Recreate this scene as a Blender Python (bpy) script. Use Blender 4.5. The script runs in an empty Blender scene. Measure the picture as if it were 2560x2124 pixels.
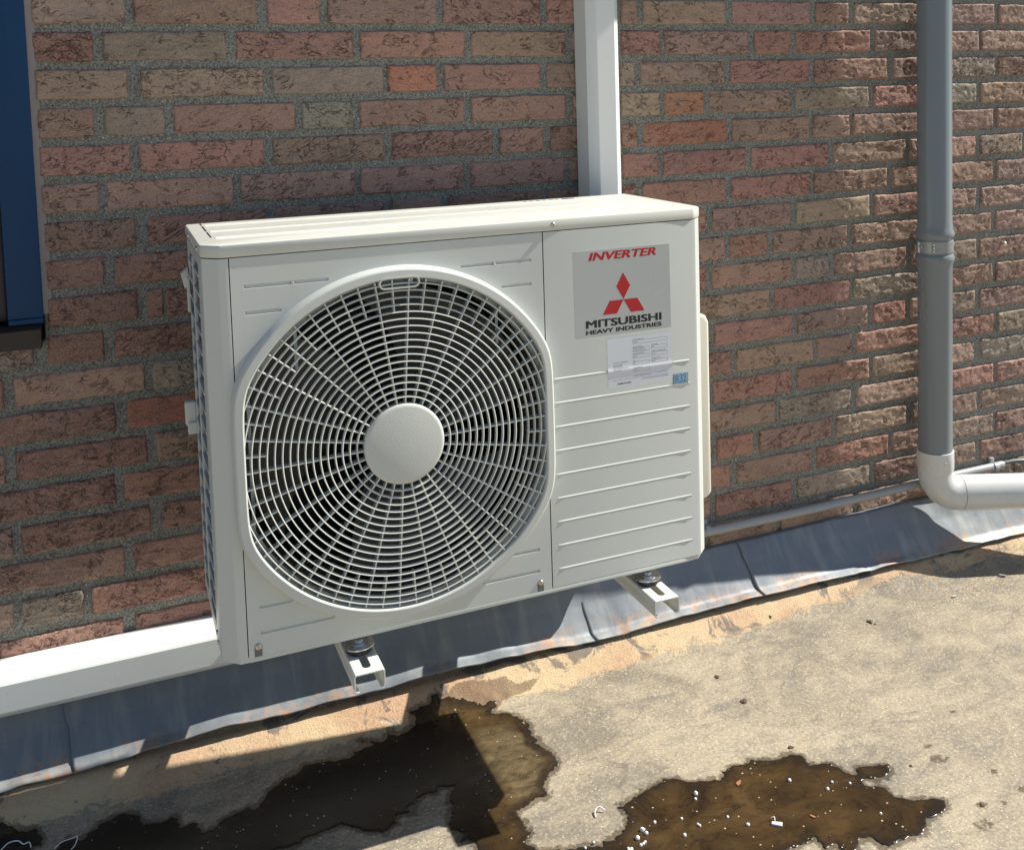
import bpy, bmesh, math, random
import numpy as np
from mathutils import Vector, Matrix
from mathutils.geometry import tessellate_polygon

scene = bpy.context.scene
COL = scene.collection
PI = math.pi

# ------------------------------------------------------------------ camera
RC = [[0.91348686, -0.40597929, -0.02688072], [-0.0537681, -0.05496664, -0.99703945], [0.40329983, 0.91222776, -0.07204004]]
cam_data = bpy.data.cameras.new('camera')
cam = bpy.data.objects.new('camera', cam_data)
COL.objects.link(cam)
cam.matrix_world = Matrix(((RC[0][0], -RC[1][0], -RC[2][0], -0.10894247761630559),
                           (RC[0][1], -RC[1][1], -RC[2][1], -1.5009112203301533),
                           (RC[0][2], -RC[1][2], -RC[2][2], 0.7753721520639805),
                           (0, 0, 0, 1)))
cam_data.sensor_fit = 'HORIZONTAL'
cam_data.sensor_width = 36.0
cam_data.lens = 2660.006908801365 / 2560 * 36.0
cam_data.shift_x = -162.6438351506165 / 2560
cam_data.shift_y = (-639.0389641314181) / 2560
cam_data.clip_start = 0.02
cam_data.clip_end = 200.0
scene.camera = cam

# ------------------------------------------------------------------ world, sun, exposure
EPS = 0.077                       # the sun skims the wall from the right
SUN_DIR = Vector((1.0, -EPS, 0.955)).normalized()
EL = math.asin(SUN_DIR.z)
world = bpy.data.worlds.new('World')
scene.world = world
world.use_nodes = True
wn = world.node_tree.nodes
wl = world.node_tree.links
wn.clear()
sky = wn.new('ShaderNodeTexSky')
sky.sky_type = 'NISHITA'
sky.sun_disc = False
sky.sun_elevation = EL
sky.sun_rotation = math.atan2(SUN_DIR.x, SUN_DIR.y)
sky.air_density = 1.0
sky.dust_density = 0.4
bg = wn.new('ShaderNodeBackground')
bg.inputs['Strength'].default_value = 0.062
wo = wn.new('ShaderNodeOutputWorld')
wl.new(sky.outputs[0], bg.inputs['Color'])
wl.new(bg.outputs[0], wo.inputs['Surface'])
sun_data = bpy.data.lights.new('sun', 'SUN')
sun_data.energy = 5.0
sun_data.angle = math.radians(0.53)
sun_data.color = (1.0, 0.94, 0.83)
sun = bpy.data.objects.new('sun', sun_data)
sun.rotation_euler = SUN_DIR.to_track_quat('Z', 'Y').to_euler()
sun.location = SUN_DIR * 8
COL.objects.link(sun)
scene.view_settings.view_transform = 'Standard'
scene.view_settings.look = 'None'
scene.view_settings.exposure = 0.70
scene.view_settings.gamma = 1.0
scene.view_settings.use_curve_mapping = False

# ------------------------------------------------------------------ helpers
def link(o, parent=None):
    COL.objects.link(o)
    if parent is not None:
        o.parent = parent
        o.matrix_parent_inverse = Matrix.Translation(-Vector(parent.location))
    return o

def thing(name, label, cat, loc=(0, 0, 0), group=None):
    o = bpy.data.objects.new(name, None)
    o.location = loc
    o.empty_display_size = 0.05
    COL.objects.link(o)
    o['label'] = label
    o['category'] = cat
    if group:
        o['group'] = group
    return o

def tag(o, label=None, cat=None, group=None, kind=None):
    if label: o['label'] = label
    if cat: o['category'] = cat
    if group: o['group'] = group
    if kind: o['kind'] = kind
    return o

def mesh(name, verts, faces, mat, parent=None, smooth=False, angle=None):
    me = bpy.data.meshes.new(name)
    me.from_pydata([tuple(v) for v in verts], [], faces)
    me.materials.append(mat)
    me.validate()
    if smooth:
        me.shade_smooth()
        if angle is not None:
            me.set_sharp_from_angle(angle=math.radians(angle))
    me.update()
    return link(bpy.data.objects.new(name, me), parent)

def bm_obj(name, bm, mat, parent=None, smooth=True, angle=35):
    me = bpy.data.meshes.new(name)
    bmesh.ops.recalc_face_normals(bm, faces=bm.faces)
    bm.to_mesh(me)
    bm.free()
    me.materials.append(mat)
    if smooth:
        me.shade_smooth()
        me.set_sharp_from_angle(angle=math.radians(angle))
    return link(bpy.data.objects.new(name, me), parent)

def add_box(bm, x0, x1, y0, y1, z0, z1, bev=0.0, seg=2):
    r = bmesh.ops.create_cube(bm, size=1.0)
    vs = r['verts']
    for v in vs:
        v.co = Vector(((x0 + x1) / 2 + v.co.x * (x1 - x0), (y0 + y1) / 2 + v.co.y * (y1 - y0), (z0 + z1) / 2 + v.co.z * (z1 - z0)))
    if bev > 0:
        es = list({e for v in vs for e in v.link_edges})
        bmesh.ops.bevel(bm, geom=es, offset=bev, segments=seg, affect='EDGES', profile=0.5)

def box(name, x0, x1, y0, y1, z0, z1, mat, parent=None, bev=0.0, seg=2):
    bm = bmesh.new()
    add_box(bm, x0, x1, y0, y1, z0, z1, bev, seg)
    return bm_obj(name, bm, mat, parent, smooth=bev > 0)

def add_prism(bm, pts, axis, a0, a1, bev=0.0, seg=2):
    """closed outline pts (2-D) extruded along an axis: 'z' -> (x,y), 'x' -> (y,z), 'y' -> (x,z)"""
    def mk(p, a):
        return {'z': (p[0], p[1], a), 'x': (a, p[0], p[1]), 'y': (p[0], a, p[1])}[axis]
    A = [bm.verts.new(mk(p, a0)) for p in pts]
    B = [bm.verts.new(mk(p, a1)) for p in pts]
    n = len(pts)
    fs = [bm.faces.new(A[::-1]), bm.faces.new(B)]
    for i in range(n):
        fs.append(bm.faces.new((A[i], A[(i + 1) % n], B[(i + 1) % n], B[i])))
    if bev > 0:
        es = list({e for f in fs[:2] for e in f.edges})
        bmesh.ops.bevel(bm, geom=es, offset=bev, segments=seg, affect='EDGES', profile=0.5)
    return fs

def prism(name, pts, axis, a0, a1, mat, parent=None, bev=0.0, angle=35):
    bm = bmesh.new()
    add_prism(bm, pts, axis, a0, a1, bev)
    return bm_obj(name, bm, mat, parent, angle=angle)

def smooth_path(P, n=8):
    """Catmull-Rom through points"""
    P = [Vector(p) for p in P]
    out = []
    Q = [P[0] * 2 - P[1]] + P + [P[-1] * 2 - P[-2]]
    for i in range(1, len(Q) - 2):
        for k in range(n):
            t = k / n
            a, b, c, d = Q[i - 1], Q[i], Q[i + 1], Q[i + 2]
            out.append(0.5 * ((2 * b) + (c - a) * t + (2 * a - 5 * b + 4 * c - d) * t * t + (3 * b - a - 3 * c + d) * t ** 3))
    out.append(P[-1])
    return out

def add_tube(bm, path, rad, seg=24, caps=True):
    path = [Vector(p) for p in path]
    n = len(path)
    rads = rad if isinstance(rad, (list, tuple)) else [rad] * n
    t0 = (path[1] - path[0]).normalized()
    up = Vector((0, 0, 1)) if abs(t0.z) < 0.9 else Vector((0, 1, 0))
    u = t0.cross(up).normalized()
    rings = []
    for i, p in enumerate(path):
        a = path[max(i - 1, 0)]
        b = path[min(i + 1, n - 1)]
        t = (b - a)
        if t.length < 1e-9: t = t0
        t = t.normalized()
        u = (u - t * u.dot(t)).normalized()
        w = t.cross(u)
        rings.append([bm.verts.new(p + (u * math.cos(2 * PI * k / seg) + w * math.sin(2 * PI * k / seg)) * rads[i]) for k in range(seg)])
    for i in range(n - 1):
        for k in range(seg):
            bm.faces.new((rings[i][k], rings[i][(k + 1) % seg], rings[i + 1][(k + 1) % seg], rings[i + 1][k]))
    if caps:
        bm.faces.new(rings[0][::-1])
        bm.faces.new(rings[-1])

def tube(name, path, rad, mat, parent=None, seg=24, angle=50):
    bm = bmesh.new()
    add_tube(bm, path, rad, seg)
    return bm_obj(name, bm, mat, parent, angle=angle)

def add_screw(bm, c, axis, r, h):
    """pan head with a cross recess cut as four wedges left standing"""
    c = Vector(c)
    ax = Vector(axis).normalized()
    up = Vector((0, 0, 1)) if abs(ax.z) < 0.9 else Vector((0, 1, 0))
    u = ax.cross(up).normalized(); w = ax.cross(u)
    prof = [(r, 0), (r, h * 0.45), (r * 0.82, h * 0.85), (r * 0.55, h), (r * 0.5, h), (r * 0.2, h * 0.45)]
    rings = []
    seg = 24
    for (rr, hh) in prof:
        ring = []
        for k in range(seg):
            a = 2 * PI * k / seg
            q = rr
            if rr <= r * 0.5 + 1e-9:
                q = rr * (0.35 + 0.65 * abs(math.cos(2 * a)) ** 3) if rr > r * 0.3 else rr * 0.5
            ring.append(bm.verts.new(c + ax * hh + (u * math.cos(a) + w * math.sin(a)) * q))
        rings.append(ring)
    for i in range(len(rings) - 1):
        for k in range(seg):
            bm.faces.new((rings[i][k], rings[i][(k + 1) % seg], rings[i + 1][(k + 1) % seg], rings[i + 1][k]))
    bm.faces.new(rings[-1])

def screw(name, c, axis, r, h, mat, parent):
    bm = bmesh.new()
    add_screw(bm, c, axis, r, h)
    return bm_obj(name, bm, mat, parent, angle=40)

# ---- value noise in numpy
def _h(ix, iy, seed):
    n = (ix.astype(np.int64) * 374761393 + iy.astype(np.int64) * 668265263 + seed * 974634777) & 0xffffffff
    n = ((n ^ (n >> 13)) * 1274126177) & 0xffffffff
    n = n ^ (n >> 16)
    return (n & 0xffffff) / float(0xffffff)

def vnoise(x, y, seed=0):
    ix = np.floor(x); iy = np.floor(y)
    fx = x - ix; fy = y - iy
    fx = fx * fx * (3 - 2 * fx); fy = fy * fy * (3 - 2 * fy)
    a = _h(ix, iy, seed); b = _h(ix + 1, iy, seed); c = _h(ix, iy + 1, seed); d = _h(ix + 1, iy + 1, seed)
    return (a + (b - a) * fx) * (1 - fy) + (c + (d - c) * fx) * fy

def fbm(x, y, seed=0, oct=4, gain=0.5):
    s = 0; a = 1; t = 0
    for o in range(oct):
        s = s + a * (vnoise(x * 2 ** o + 17.3 * o, y * 2 ** o - 9.1 * o, seed + o) - 0.5)
        t += a; a *= gain
    return s / t * 2      # about -1..1

# ------------------------------------------------------------------ materials
def new_mat(name):
    m = bpy.data.materials.new(name)
    m.use_nodes = True
    nt = m.node_tree
    b = nt.nodes['Principled BSDF']
    return m, nt, b

def N(nt, t, **kw):
    n = nt.nodes.new(t)
    for k, v in kw.items():
        if k.startswith('i_'):
            key = k[2:]
            n.inputs[int(key) if key.isdigit() else key].default_value = v
        else:
            setattr(n, k, v)
    return n

def noise(nt, scale, detail=4, rough=0.55, vec=None, dist=0.0):
    n = N(nt, 'ShaderNodeTexNoise')
    n.inputs['Scale'].default_value = scale
    n.inputs['Detail'].default_value = detail
    n.inputs['Roughness'].default_value = rough
    n.inputs['Distortion'].default_value = dist
    if vec is not None: nt.links.new(vec, n.inputs['Vector'])
    return n

def ramp(nt, src, stops, interp='LINEAR'):
    r = N(nt, 'ShaderNodeValToRGB')
    r.color_ramp.interpolation = interp
    el = r.color_ramp.elements
    while len(el) < len(stops): el.new(0.5)
    for e, (p, c) in zip(el, stops):
        e.position = p
        e.color = (c[0], c[1], c[2], 1) if isinstance(c, tuple) else (c, c, c, 1)
    nt.links.new(src, r.inputs['Fac'])
    return r

def mix(nt, fac, a, b, mode='MIX'):
    m = N(nt, 'ShaderNodeMix', data_type='RGBA', blend_type=mode)
    for key, v in ((0, fac), (6, a), (7, b)):
        if isinstance(v, (int, float)): m.inputs[key].default_value = v
        elif isinstance(v, tuple): m.inputs[key].default_value = (v[0], v[1], v[2], 1)
        else: nt.links.new(v, m.inputs[key])
    return m.outputs[2]

def mth(nt, op, a, b=0.0, clamp=False):
    m = N(nt, 'ShaderNodeMath', operation=op, use_clamp=clamp)
    for k, v in ((0, a), (1, b)):
        if isinstance(v, (int, float)): m.inputs[k].default_value = v
        else: nt.links.new(v, m.inputs[k])
    return m.outputs[0]

def pos(nt, scale=(1, 1, 1), loc=None):
    g = N(nt, 'ShaderNodeNewGeometry')
    mp = N(nt, 'ShaderNodeMapping')
    mp.inputs['Scale'].default_value = scale
    nt.links.new(g.outputs['Position'], mp.inputs['Vector'])
    if loc is not None: nt.links.new(loc, mp.inputs['Location'])
    return mp.outputs[0]

def bump(nt, b, h, strength, dist, prev=None):
    n = N(nt, 'ShaderNodeBump')
    n.inputs['Strength'].default_value = strength
    n.inputs['Distance'].default_value = dist
    nt.links.new(h, n.inputs['Height'])
    if prev is not None: nt.links.new(prev, n.inputs['Normal'])
    nt.links.new(n.outputs[0], b.inputs['Normal'])
    return n.outputs[0]

def paint(name, col, rough=0.4, grain=0.0, gscale=900, dirt=0.06, metallic=0.0, spec=0.5, dirtcol=(0.2, 0.18, 0.15), specks=0.0):
    m, nt, b = new_mat(name)
    n1 = noise(nt, 9, 5, 0.6, pos(nt, (1, 1, 0.35)))
    n2 = noise(nt, 160, 3, 0.6, pos(nt))
    f = mth(nt, 'MULTIPLY', ramp(nt, n1.outputs[0], [(0.42, 0.0), (0.75, 1.0)]).outputs[0], dirt)
    f2 = mth(nt, 'MULTIPLY', ramp(nt, n2.outputs[0], [(0.5, 0.0), (0.8, 1.0)]).outputs[0], dirt * 0.6)
    c = mix(nt, mth(nt, 'ADD', f, f2, True), col, dirtcol)
    if specks > 0:
        v = N(nt, 'ShaderNodeTexVoronoi', feature='F1')
        v.inputs['Scale'].default_value = 90
        nt.links.new(pos(nt), v.inputs['Vector'])
        gate = noise(nt, 5, 2, 0.5, pos(nt))
        s = mth(nt, 'MULTIPLY', mth(nt, 'LESS_THAN', v.outputs['Distance'], 0.07), mth(nt, 'GREATER_THAN', gate.outputs[0], 0.60))
        c = mix(nt, mth(nt, 'MULTIPLY', s, specks), c, (0.93, 0.93, 0.9))
    nt.links.new(c, b.inputs['Base Color'])
    b.inputs['Metallic'].default_value = metallic
    b.inputs['Specular IOR Level'].default_value = spec
    rr = ramp(nt, n1.outputs[0], [(0.3, max(rough - 0.06, 0.02)), (0.7, min(rough + 0.08, 1.0))])
    nt.links.new(rr.outputs[0], b.inputs['Roughness'])
    if grain > 0:
        g = noise(nt, gscale, 2, 0.6, pos(nt))
        p = bump(nt, b, g.outputs[0], grain, 0.0006)
        big = noise(nt, 4, 1, 0.5, pos(nt))
        bump(nt, b, big.outputs[0], 0.25, 0.004, p)
    else:
        big = noise(nt, 5, 1, 0.5, pos(nt))
        bump(nt, b, big.outputs[0], 0.3, 0.004)
    return m

M = {}
M['cabinet'] = paint('cabinet_paint', (0.60, 0.635, 0.615), 0.34, 0.12, 700, 0.05)
M['lid'] = paint('lid_paint', (0.64, 0.655, 0.61), 0.32, 0.1, 700, 0.05)
M['grille'] = paint('grille_plastic', (0.60, 0.625, 0.60), 0.42, 0.5, 620, 0.04)
M['spoke'] = paint('grille_spoke_plastic', (0.68, 0.70, 0.66), 0.36, 0.0, 520, 0.04)
M['cover'] = paint('cover_plastic', (0.68, 0.66, 0.57), 0.45, 0.3, 700, 0.04)
M['dark'] = paint('fan_chamber_black', (0.012, 0.013, 0.016), 0.5, 0, dirt=0.0)
M['fan'] = paint('fan_blade_plastic', (0.055, 0.058, 0.062), 0.4, 0, dirt=0.02)
M['barrel'] = paint('fan_barrel_metal', (0.15, 0.152, 0.145), 0.4, 0, dirt=0.1)
M['duct'] = paint('white_trunking_plastic', (0.77, 0.80, 0.80), 0.3, 0.05, 600, 0.035, specks=0.8)
M['arm'] = paint('bracket_powder_coat', (0.70, 0.71, 0.66), 0.36, 0.1, 800, 0.03)
M['galv'] = paint('galvanised_steel', (0.55, 0.57, 0.6), 0.24, 0, dirt=0.1, metallic=0.9)
M['steel'] = paint('screw_steel', (0.6, 0.58, 0.54), 0.25, 0, dirt=0.05, metallic=0.9)
M['band'] = paint('dull_clamp_band', (0.34, 0.37, 0.40), 0.38, 0, dirt=0.4, metallic=0.35)
M['rubber'] = paint('black_rubber', (0.02, 0.02, 0.021), 0.55, 0, dirt=0.05)
M['pipe'] = paint('grey_pipe_plastic', (0.20, 0.235, 0.26), 0.22, 0.05, 500, 0.18, dirtcol=(0.26, 0.25, 0.22))
M['elbow'] = paint('white_pipe_plastic', (0.68, 0.69, 0.69), 0.28, 0.05, 500, 0.2, dirtcol=(0.33, 0.31, 0.28))
M['conduit'] = paint('grey_conduit_plastic', (0.36, 0.37, 0.385), 0.4, 0.05, 500, 0.15)
M['cable'] = paint('cable_sheath', (0.10, 0.12, 0.135), 0.45, 0, dirt=0.1)
M['blue'] = paint('blue_frame_paint', (0.004, 0.045, 0.13), 0.42, 0.2, 300, 0.06, dirtcol=(0.03, 0.09, 0.2), spec=0.25)
M['navy'] = paint('navy_sash_paint', (0.004, 0.008, 0.03), 0.3, 0.1, 300, 0.1, dirtcol=(0.02, 0.03, 0.07))
M['sill'] = paint('dark_brown_sill', (0.032, 0.022, 0.02), 0.5, 0.3, 300, 0.2, dirtcol=(0.1, 0.09, 0.08))
M['sealant'] = paint('reveal_mortar_smear', (0.30, 0.265, 0.25), 0.8, 0.8, 200, 0.25)
M['bead'] = paint('polystyrene_white', (0.85, 0.85, 0.84), 0.6, 0.5, 900, 0.03)
M['scrap'] = paint('white_plastic_scrap', (0.8, 0.8, 0.8), 0.35, 0, dirt=0.05)
M['red'] = paint('print_red', (0.50, 0.012, 0.022), 0.35, 0, dirt=0.0)
M['black'] = paint('print_black', (0.012, 0.012, 0.013), 0.4, 0, dirt=0.0)
M['ink'] = paint('print_grey', (0.12, 0.13, 0.15), 0.5, 0, dirt=0.0)
M['cyan'] = paint('print_blue', (0.05, 0.30, 0.55), 0.4, 0, dirt=0.0)
M['sticker'] = paint('silver_sticker', (0.50, 0.53, 0.525), 0.25, 0, dirt=0.03)
M['paper'] = paint('white_sticker', (0.74, 0.78, 0.85), 0.38, 0, dirt=0.02)
M['pale'] = paint('pale_blue_sticker', (0.42, 0.52, 0.58), 0.38, 0, dirt=0.02)
M['pebble'] = paint('debris_brown', (0.10, 0.06, 0.04), 0.8, 0, dirt=0.3)
M['chip'] = paint('orange_leaf_chip', (0.35, 0.12, 0.05), 0.7, 0, dirt=0.2)
M['moss'] = paint('moss_green', (0.12, 0.17, 0.03), 0.8, 0, dirt=0.2)

# window glass
m, nt, b = new_mat('window_glass')
b.inputs['Base Color'].default_value = (0.01, 0.015, 0.03, 1)
b.inputs['Roughness'].default_value = 0.05
M['glass'] = m

def brick_mat():
    m, nt, b = new_mat('fired_brick')
    oi = N(nt, 'ShaderNodeObjectInfo')
    off = N(nt, 'ShaderNodeCombineXYZ')
    r10 = mth(nt, 'MULTIPLY', oi.outputs['Random'], 37.0)
    nt.links.new(r10, off.inputs[0]); nt.links.new(r10, off.inputs[2])
    P0 = pos(nt, (1, 1, 1), off.outputs[0])
    P1 = pos(nt, (0.45, 1, 1), off.outputs[0])
    big = noise(nt, 16, 4, 0.6, P0, 0.6)
    mid = noise(nt, 60, 5, 0.65, P1, 0.8)
    fine = noise(nt, 420, 4, 0.7, P0)
    base = oi.outputs['Color']
    c = mix(nt, ramp(nt, big.outputs[0], [(0.35, 0.0), (0.7, 0.75)]).outputs[0], base, mix(nt, 0.45, base, (0.33, 0.22, 0.165)))
    c = mix(nt, ramp(nt, mid.outputs[0], [(0.54, 0.0), (0.76, 0.6)]).outputs[0], c, mix(nt, 0.55, base, (0.13, 0.095, 0.10)))
    c = mix(nt, ramp(nt, noise(nt, 28, 3, 0.6, P0, 1.0).outputs[0], [(0.62, 0.0), (0.76, 0.45)]).outputs[0], c, (0.42, 0.30, 0.22))
    c = mix(nt, ramp(nt, fine.outputs[0], [(0.46, 0.0), (0.64, 0.75)]).outputs[0], c, mix(nt, 0.55, c, (0.60, 0.52, 0.44)), 'MIX')
    c = mix(nt, ramp(nt, fine.outputs[0], [(0.36, 0.45), (0.48, 0.0)]).outputs[0], c, mix(nt, 0.7, c, (0.08, 0.055, 0.05)))  # fine light and dark tone paints in relief that shaded bricks lose
    # pale sand grains and dark pits
    v = N(nt, 'ShaderNodeTexVoronoi', feature='F1'); v.inputs['Scale'].default_value = 330
    nt.links.new(P0, v.inputs['Vector'])
    vc = N(nt, 'ShaderNodeSeparateColor'); nt.links.new(v.outputs['Color'], vc.inputs[0])
    grain = mth(nt, 'MULTIPLY', mth(nt, 'LESS_THAN', v.outputs['Distance'], 0.22), mth(nt, 'GREATER_THAN', vc.outputs[0], 0.93))
    pit = mth(nt, 'MULTIPLY', mth(nt, 'LESS_THAN', v.outputs['Distance'], 0.32), mth(nt, 'LESS_THAN', vc.outputs[1], 0.10))
    c = mix(nt, mth(nt, 'MULTIPLY', grain, 0.55), c, (0.62, 0.58, 0.52))
    c = mix(nt, mth(nt, 'MULTIPLY', pit, 0.3), c, (0.05, 0.035, 0.035))
    # creases: warped voronoi cell borders, gated so they come in groups
    rnd2 = mth(nt, 'FRACT', mth(nt, 'MULTIPLY', oi.outputs['Random'], 91.7))
    rnd3 = mth(nt, 'FRACT', mth(nt, 'MULTIPLY', oi.outputs['Random'], 263.3))
    # every brick has its own crease direction and length
    sep = N(nt, 'ShaderNodeSeparateXYZ'); nt.links.new(P0, sep.inputs[0])
    comb = N(nt, 'ShaderNodeCombineXYZ')
    slope = mth(nt, 'MULTIPLY', mth(nt, 'SUBTRACT', rnd3, 0.5), 1.1)
    nt.links.new(mth(nt, 'MULTIPLY', sep.outputs[0], mth(nt, 'ADD', 0.22, mth(nt, 'MULTIPLY', rnd3, 0.45))), comb.inputs[0])
    nt.links.new(sep.outputs[1], comb.inputs[1])
    nt.links.new(mth(nt, 'ADD', sep.outputs[2], mth(nt, 'MULTIPLY', sep.outputs[0], slope)), comb.inputs[2])
    skew = comb.outputs[0]
    wv = noise(nt, 30, 4, 0.6, P0)
    wmx = N(nt, 'ShaderNodeVectorMath', operation='MULTIPLY_ADD')
    nt.links.new(wv.outputs['Color'], wmx.inputs[0])
    wmx.inputs[1].default_value = (0.04, 0.04, 0.04)
    nt.links.new(skew, wmx.inputs[2])
    ve = N(nt, 'ShaderNodeTexVoronoi', feature='DISTANCE_TO_EDGE')
    nt.links.new(mth(nt, 'ADD', 38.0, mth(nt, 'MULTIPLY', rnd2, 45.0)), ve.inputs['Scale'])
    nt.links.new(wmx.outputs[0], ve.inputs['Vector'])
    gate = noise(nt, 22, 3, 0.6, P0, 1.5)
    gw = ramp(nt, mth(nt, 'ADD', gate.outputs[0], mth(nt, 'MULTIPLY', mth(nt, 'SUBTRACT', rnd2, 0.5), 0.22)), [(0.46, 0.0), (0.62, 1.0)]).outputs[0]
    line = ramp(nt, ve.outputs['Distance'], [(0.0, 1.0), (0.035, 0.5), (0.085, 0.0)]).outputs[0]
    brk = ramp(nt, noise(nt, 75, 3, 0.6, P0, 1.0).outputs[0], [(0.42, 0.0), (0.56, 1.0)]).outputs[0]
    thin_ = mth(nt, 'MULTIPLY', mth(nt, 'MULTIPLY', line, gw), brk)
    # torn gouges: stretched noise valleys
    gs = noise(nt, 70, 3, 0.6, skew, 1.4)
    valley = ramp(nt, mth(nt, 'ABSOLUTE', mth(nt, 'SUBTRACT', gs.outputs[0], 0.5)), [(0.0, 1.0), (0.012, 0.8), (0.03, 0.0)]).outputs[0]
    gg = ramp(nt, noise(nt, 26, 3, 0.6, P0, 1.0).outputs[0], [(0.52, 0.0), (0.60, 1.0)]).outputs[0]
    crease = mth(nt, 'MAXIMUM', thin_, mth(nt, 'MULTIPLY', valley, gg))
    c = mix(nt, mth(nt, 'MULTIPLY', crease, 0.55), c, (0.075, 0.048, 0.042))  # darkened in the colour, painting the shade inside creases and gouges
    # soot and lime bloom that drift over several bricks
    W0 = pos(nt)
    c = mix(nt, ramp(nt, noise(nt, 3.2, 5, 0.65, W0, 0.8).outputs[0], [(0.50, 0.0), (0.70, 0.45)]).outputs[0], c, mix(nt, 1.0, c, (0.55, 0.52, 0.52), 'MULTIPLY'))
    c = mix(nt, ramp(nt, noise(nt, 7.5, 5, 0.7, W0, 0.8).outputs[0], [(0.60, 0.0), (0.75, 0.35)]).outputs[0], c, (0.46, 0.42, 0.38))
    nt.links.new(c, b.inputs['Base Color'])
    b.inputs['Roughness'].default_value = 0.85
    b.inputs['Specular IOR Level'].default_value = 0.25
    h = mth(nt, 'SUBTRACT', mth(nt, 'ADD', mth(nt, 'MULTIPLY', mid.outputs[0], 0.9), mth(nt, 'MULTIPLY', fine.outputs[0], 0.6)), mth(nt, 'MULTIPLY', crease, 0.9))
    p = bump(nt, b, h, 1.0, 0.0042)
    bump(nt, b, noise(nt, 34, 3, 0.6, P1, 0.6).outputs[0], 0.9, 0.010, p)
    return m
M['brick'] = brick_mat()

def mortar_mat():
    m, nt, b = new_mat('sandy_mortar')
    P0 = pos(nt)
    n1 = noise(nt, 25, 4, 0.6, P0)
    n2 = noise(nt, 330, 5, 0.8, P0)
    c = mix(nt, n1.outputs[0], (0.25, 0.25, 0.225), (0.44, 0.43, 0.38))
    c = mix(nt, ramp(nt, n2.outputs[0], [(0.40, 0.85), (0.52, 0.0)]).outputs[0], c, (0.07, 0.07, 0.066))
    c = mix(nt, ramp(nt, n2.outputs[0], [(0.52, 0.0), (0.66, 0.9)]).outputs[0], c, (0.56, 0.55, 0.50))
    v = N(nt, 'ShaderNodeTexVoronoi', feature='F1'); v.inputs['Scale'].default_value = 240
    nt.links.new(P0, v.inputs['Vector'])
    vc = N(nt, 'ShaderNodeSeparateColor'); nt.links.new(v.outputs['Color'], vc.inputs[0])
    g = mth(nt, 'MULTIPLY', mth(nt, 'LESS_THAN', v.outputs['Distance'], mth(nt, 'MULTIPLY', vc.outputs[2], 0.42)), mth(nt, 'GREATER_THAN', vc.outputs[0], 0.90))
    c = mix(nt, mth(nt, 'MULTIPLY', g, 0.9), c, (0.70, 0.68, 0.62))
    nt.links.new(c, b.inputs['Base Color'])
    b.inputs['Roughness'].default_value = 0.92
    bump(nt, b, mth(nt, 'ADD', mth(nt, 'MULTIPLY', n2.outputs[0], 1.5), mth(nt, 'MULTIPLY', g, 0.4)), 1.0, 0.0028)
    return m
M['mortar'] = mortar_mat()

def lead_mat():
    m, nt, b = new_mat('weathered_lead')
    P0 = pos(nt)
    st = noise(nt, 14, 4, 0.6, pos(nt, (2.2, 0.35, 0.35)), 0.4)
    n1 = noise(nt, 7, 4, 0.6, P0, 0.5)
    n2 = noise(nt, 90, 4, 0.7, P0)
    c = mix(nt, n1.outputs[0], (0.14, 0.168, 0.20), (0.255, 0.28, 0.31))
    c = mix(nt, ramp(nt, st.outputs[0], [(0.48, 0.0), (0.72, 0.6)]).outputs[0], c, (0.36, 0.375, 0.37))
    c = mix(nt, ramp(nt, n2.outputs[0], [(0.62, 0.0), (0.78, 0.6)]).outputs[0], c, (0.05, 0.06, 0.08))
    # orange sand, and pale deposits strengthened to paint sunlight on the lower lip
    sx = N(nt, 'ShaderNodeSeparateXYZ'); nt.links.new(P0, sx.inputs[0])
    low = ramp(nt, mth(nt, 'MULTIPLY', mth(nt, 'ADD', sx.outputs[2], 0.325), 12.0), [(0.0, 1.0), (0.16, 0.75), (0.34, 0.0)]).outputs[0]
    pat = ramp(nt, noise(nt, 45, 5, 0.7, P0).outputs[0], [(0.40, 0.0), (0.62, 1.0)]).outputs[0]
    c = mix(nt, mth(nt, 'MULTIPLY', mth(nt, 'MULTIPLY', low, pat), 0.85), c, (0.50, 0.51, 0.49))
    xg = ramp(nt, noise(nt, 9, 3, 0.6, P0).outputs[0], [(0.47, 0.0), (0.56, 1.0)]).outputs[0]
    pat2 = ramp(nt, noise(nt, 60, 5, 0.7, P0, 1.0).outputs[0], [(0.46, 0.0), (0.54, 1.0)]).outputs[0]
    low2 = ramp(nt, mth(nt, 'MULTIPLY', mth(nt, 'ADD', sx.outputs[2], 0.325), 12.0), [(0.0, 1.0), (0.32, 0.8), (0.55, 0.0)]).outputs[0]
    c = mix(nt, mth(nt, 'MULTIPLY', mth(nt, 'MULTIPLY', low2, xg), pat2), c, (0.45, 0.26, 0.15))
    spots = ramp(nt, noise(nt, 24, 2, 0.5, P0).outputs[0], [(0.72, 0.0), (0.735, 1.0)]).outputs[0]
    c = mix(nt, mth(nt, 'MULTIPLY', spots, 0.7), c, (0.38, 0.34, 0.28))
    nt.links.new(c, b.inputs['Base Color'])
    b.inputs['Metallic'].default_value = 0.25
    rr = ramp(nt, n1.outputs[0], [(0.3, 0.42), (0.7, 0.62)])
    nt.links.new(rr.outputs[0], b.inputs['Roughness'])
    p = bump(nt, b, noise(nt, 12, 2, 0.5, P0).outputs[0], 0.5, 0.006)
    bump(nt, b, n2.outputs[0], 0.3, 0.0008, p)
    return m
M['lead'] = lead_mat()

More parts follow.
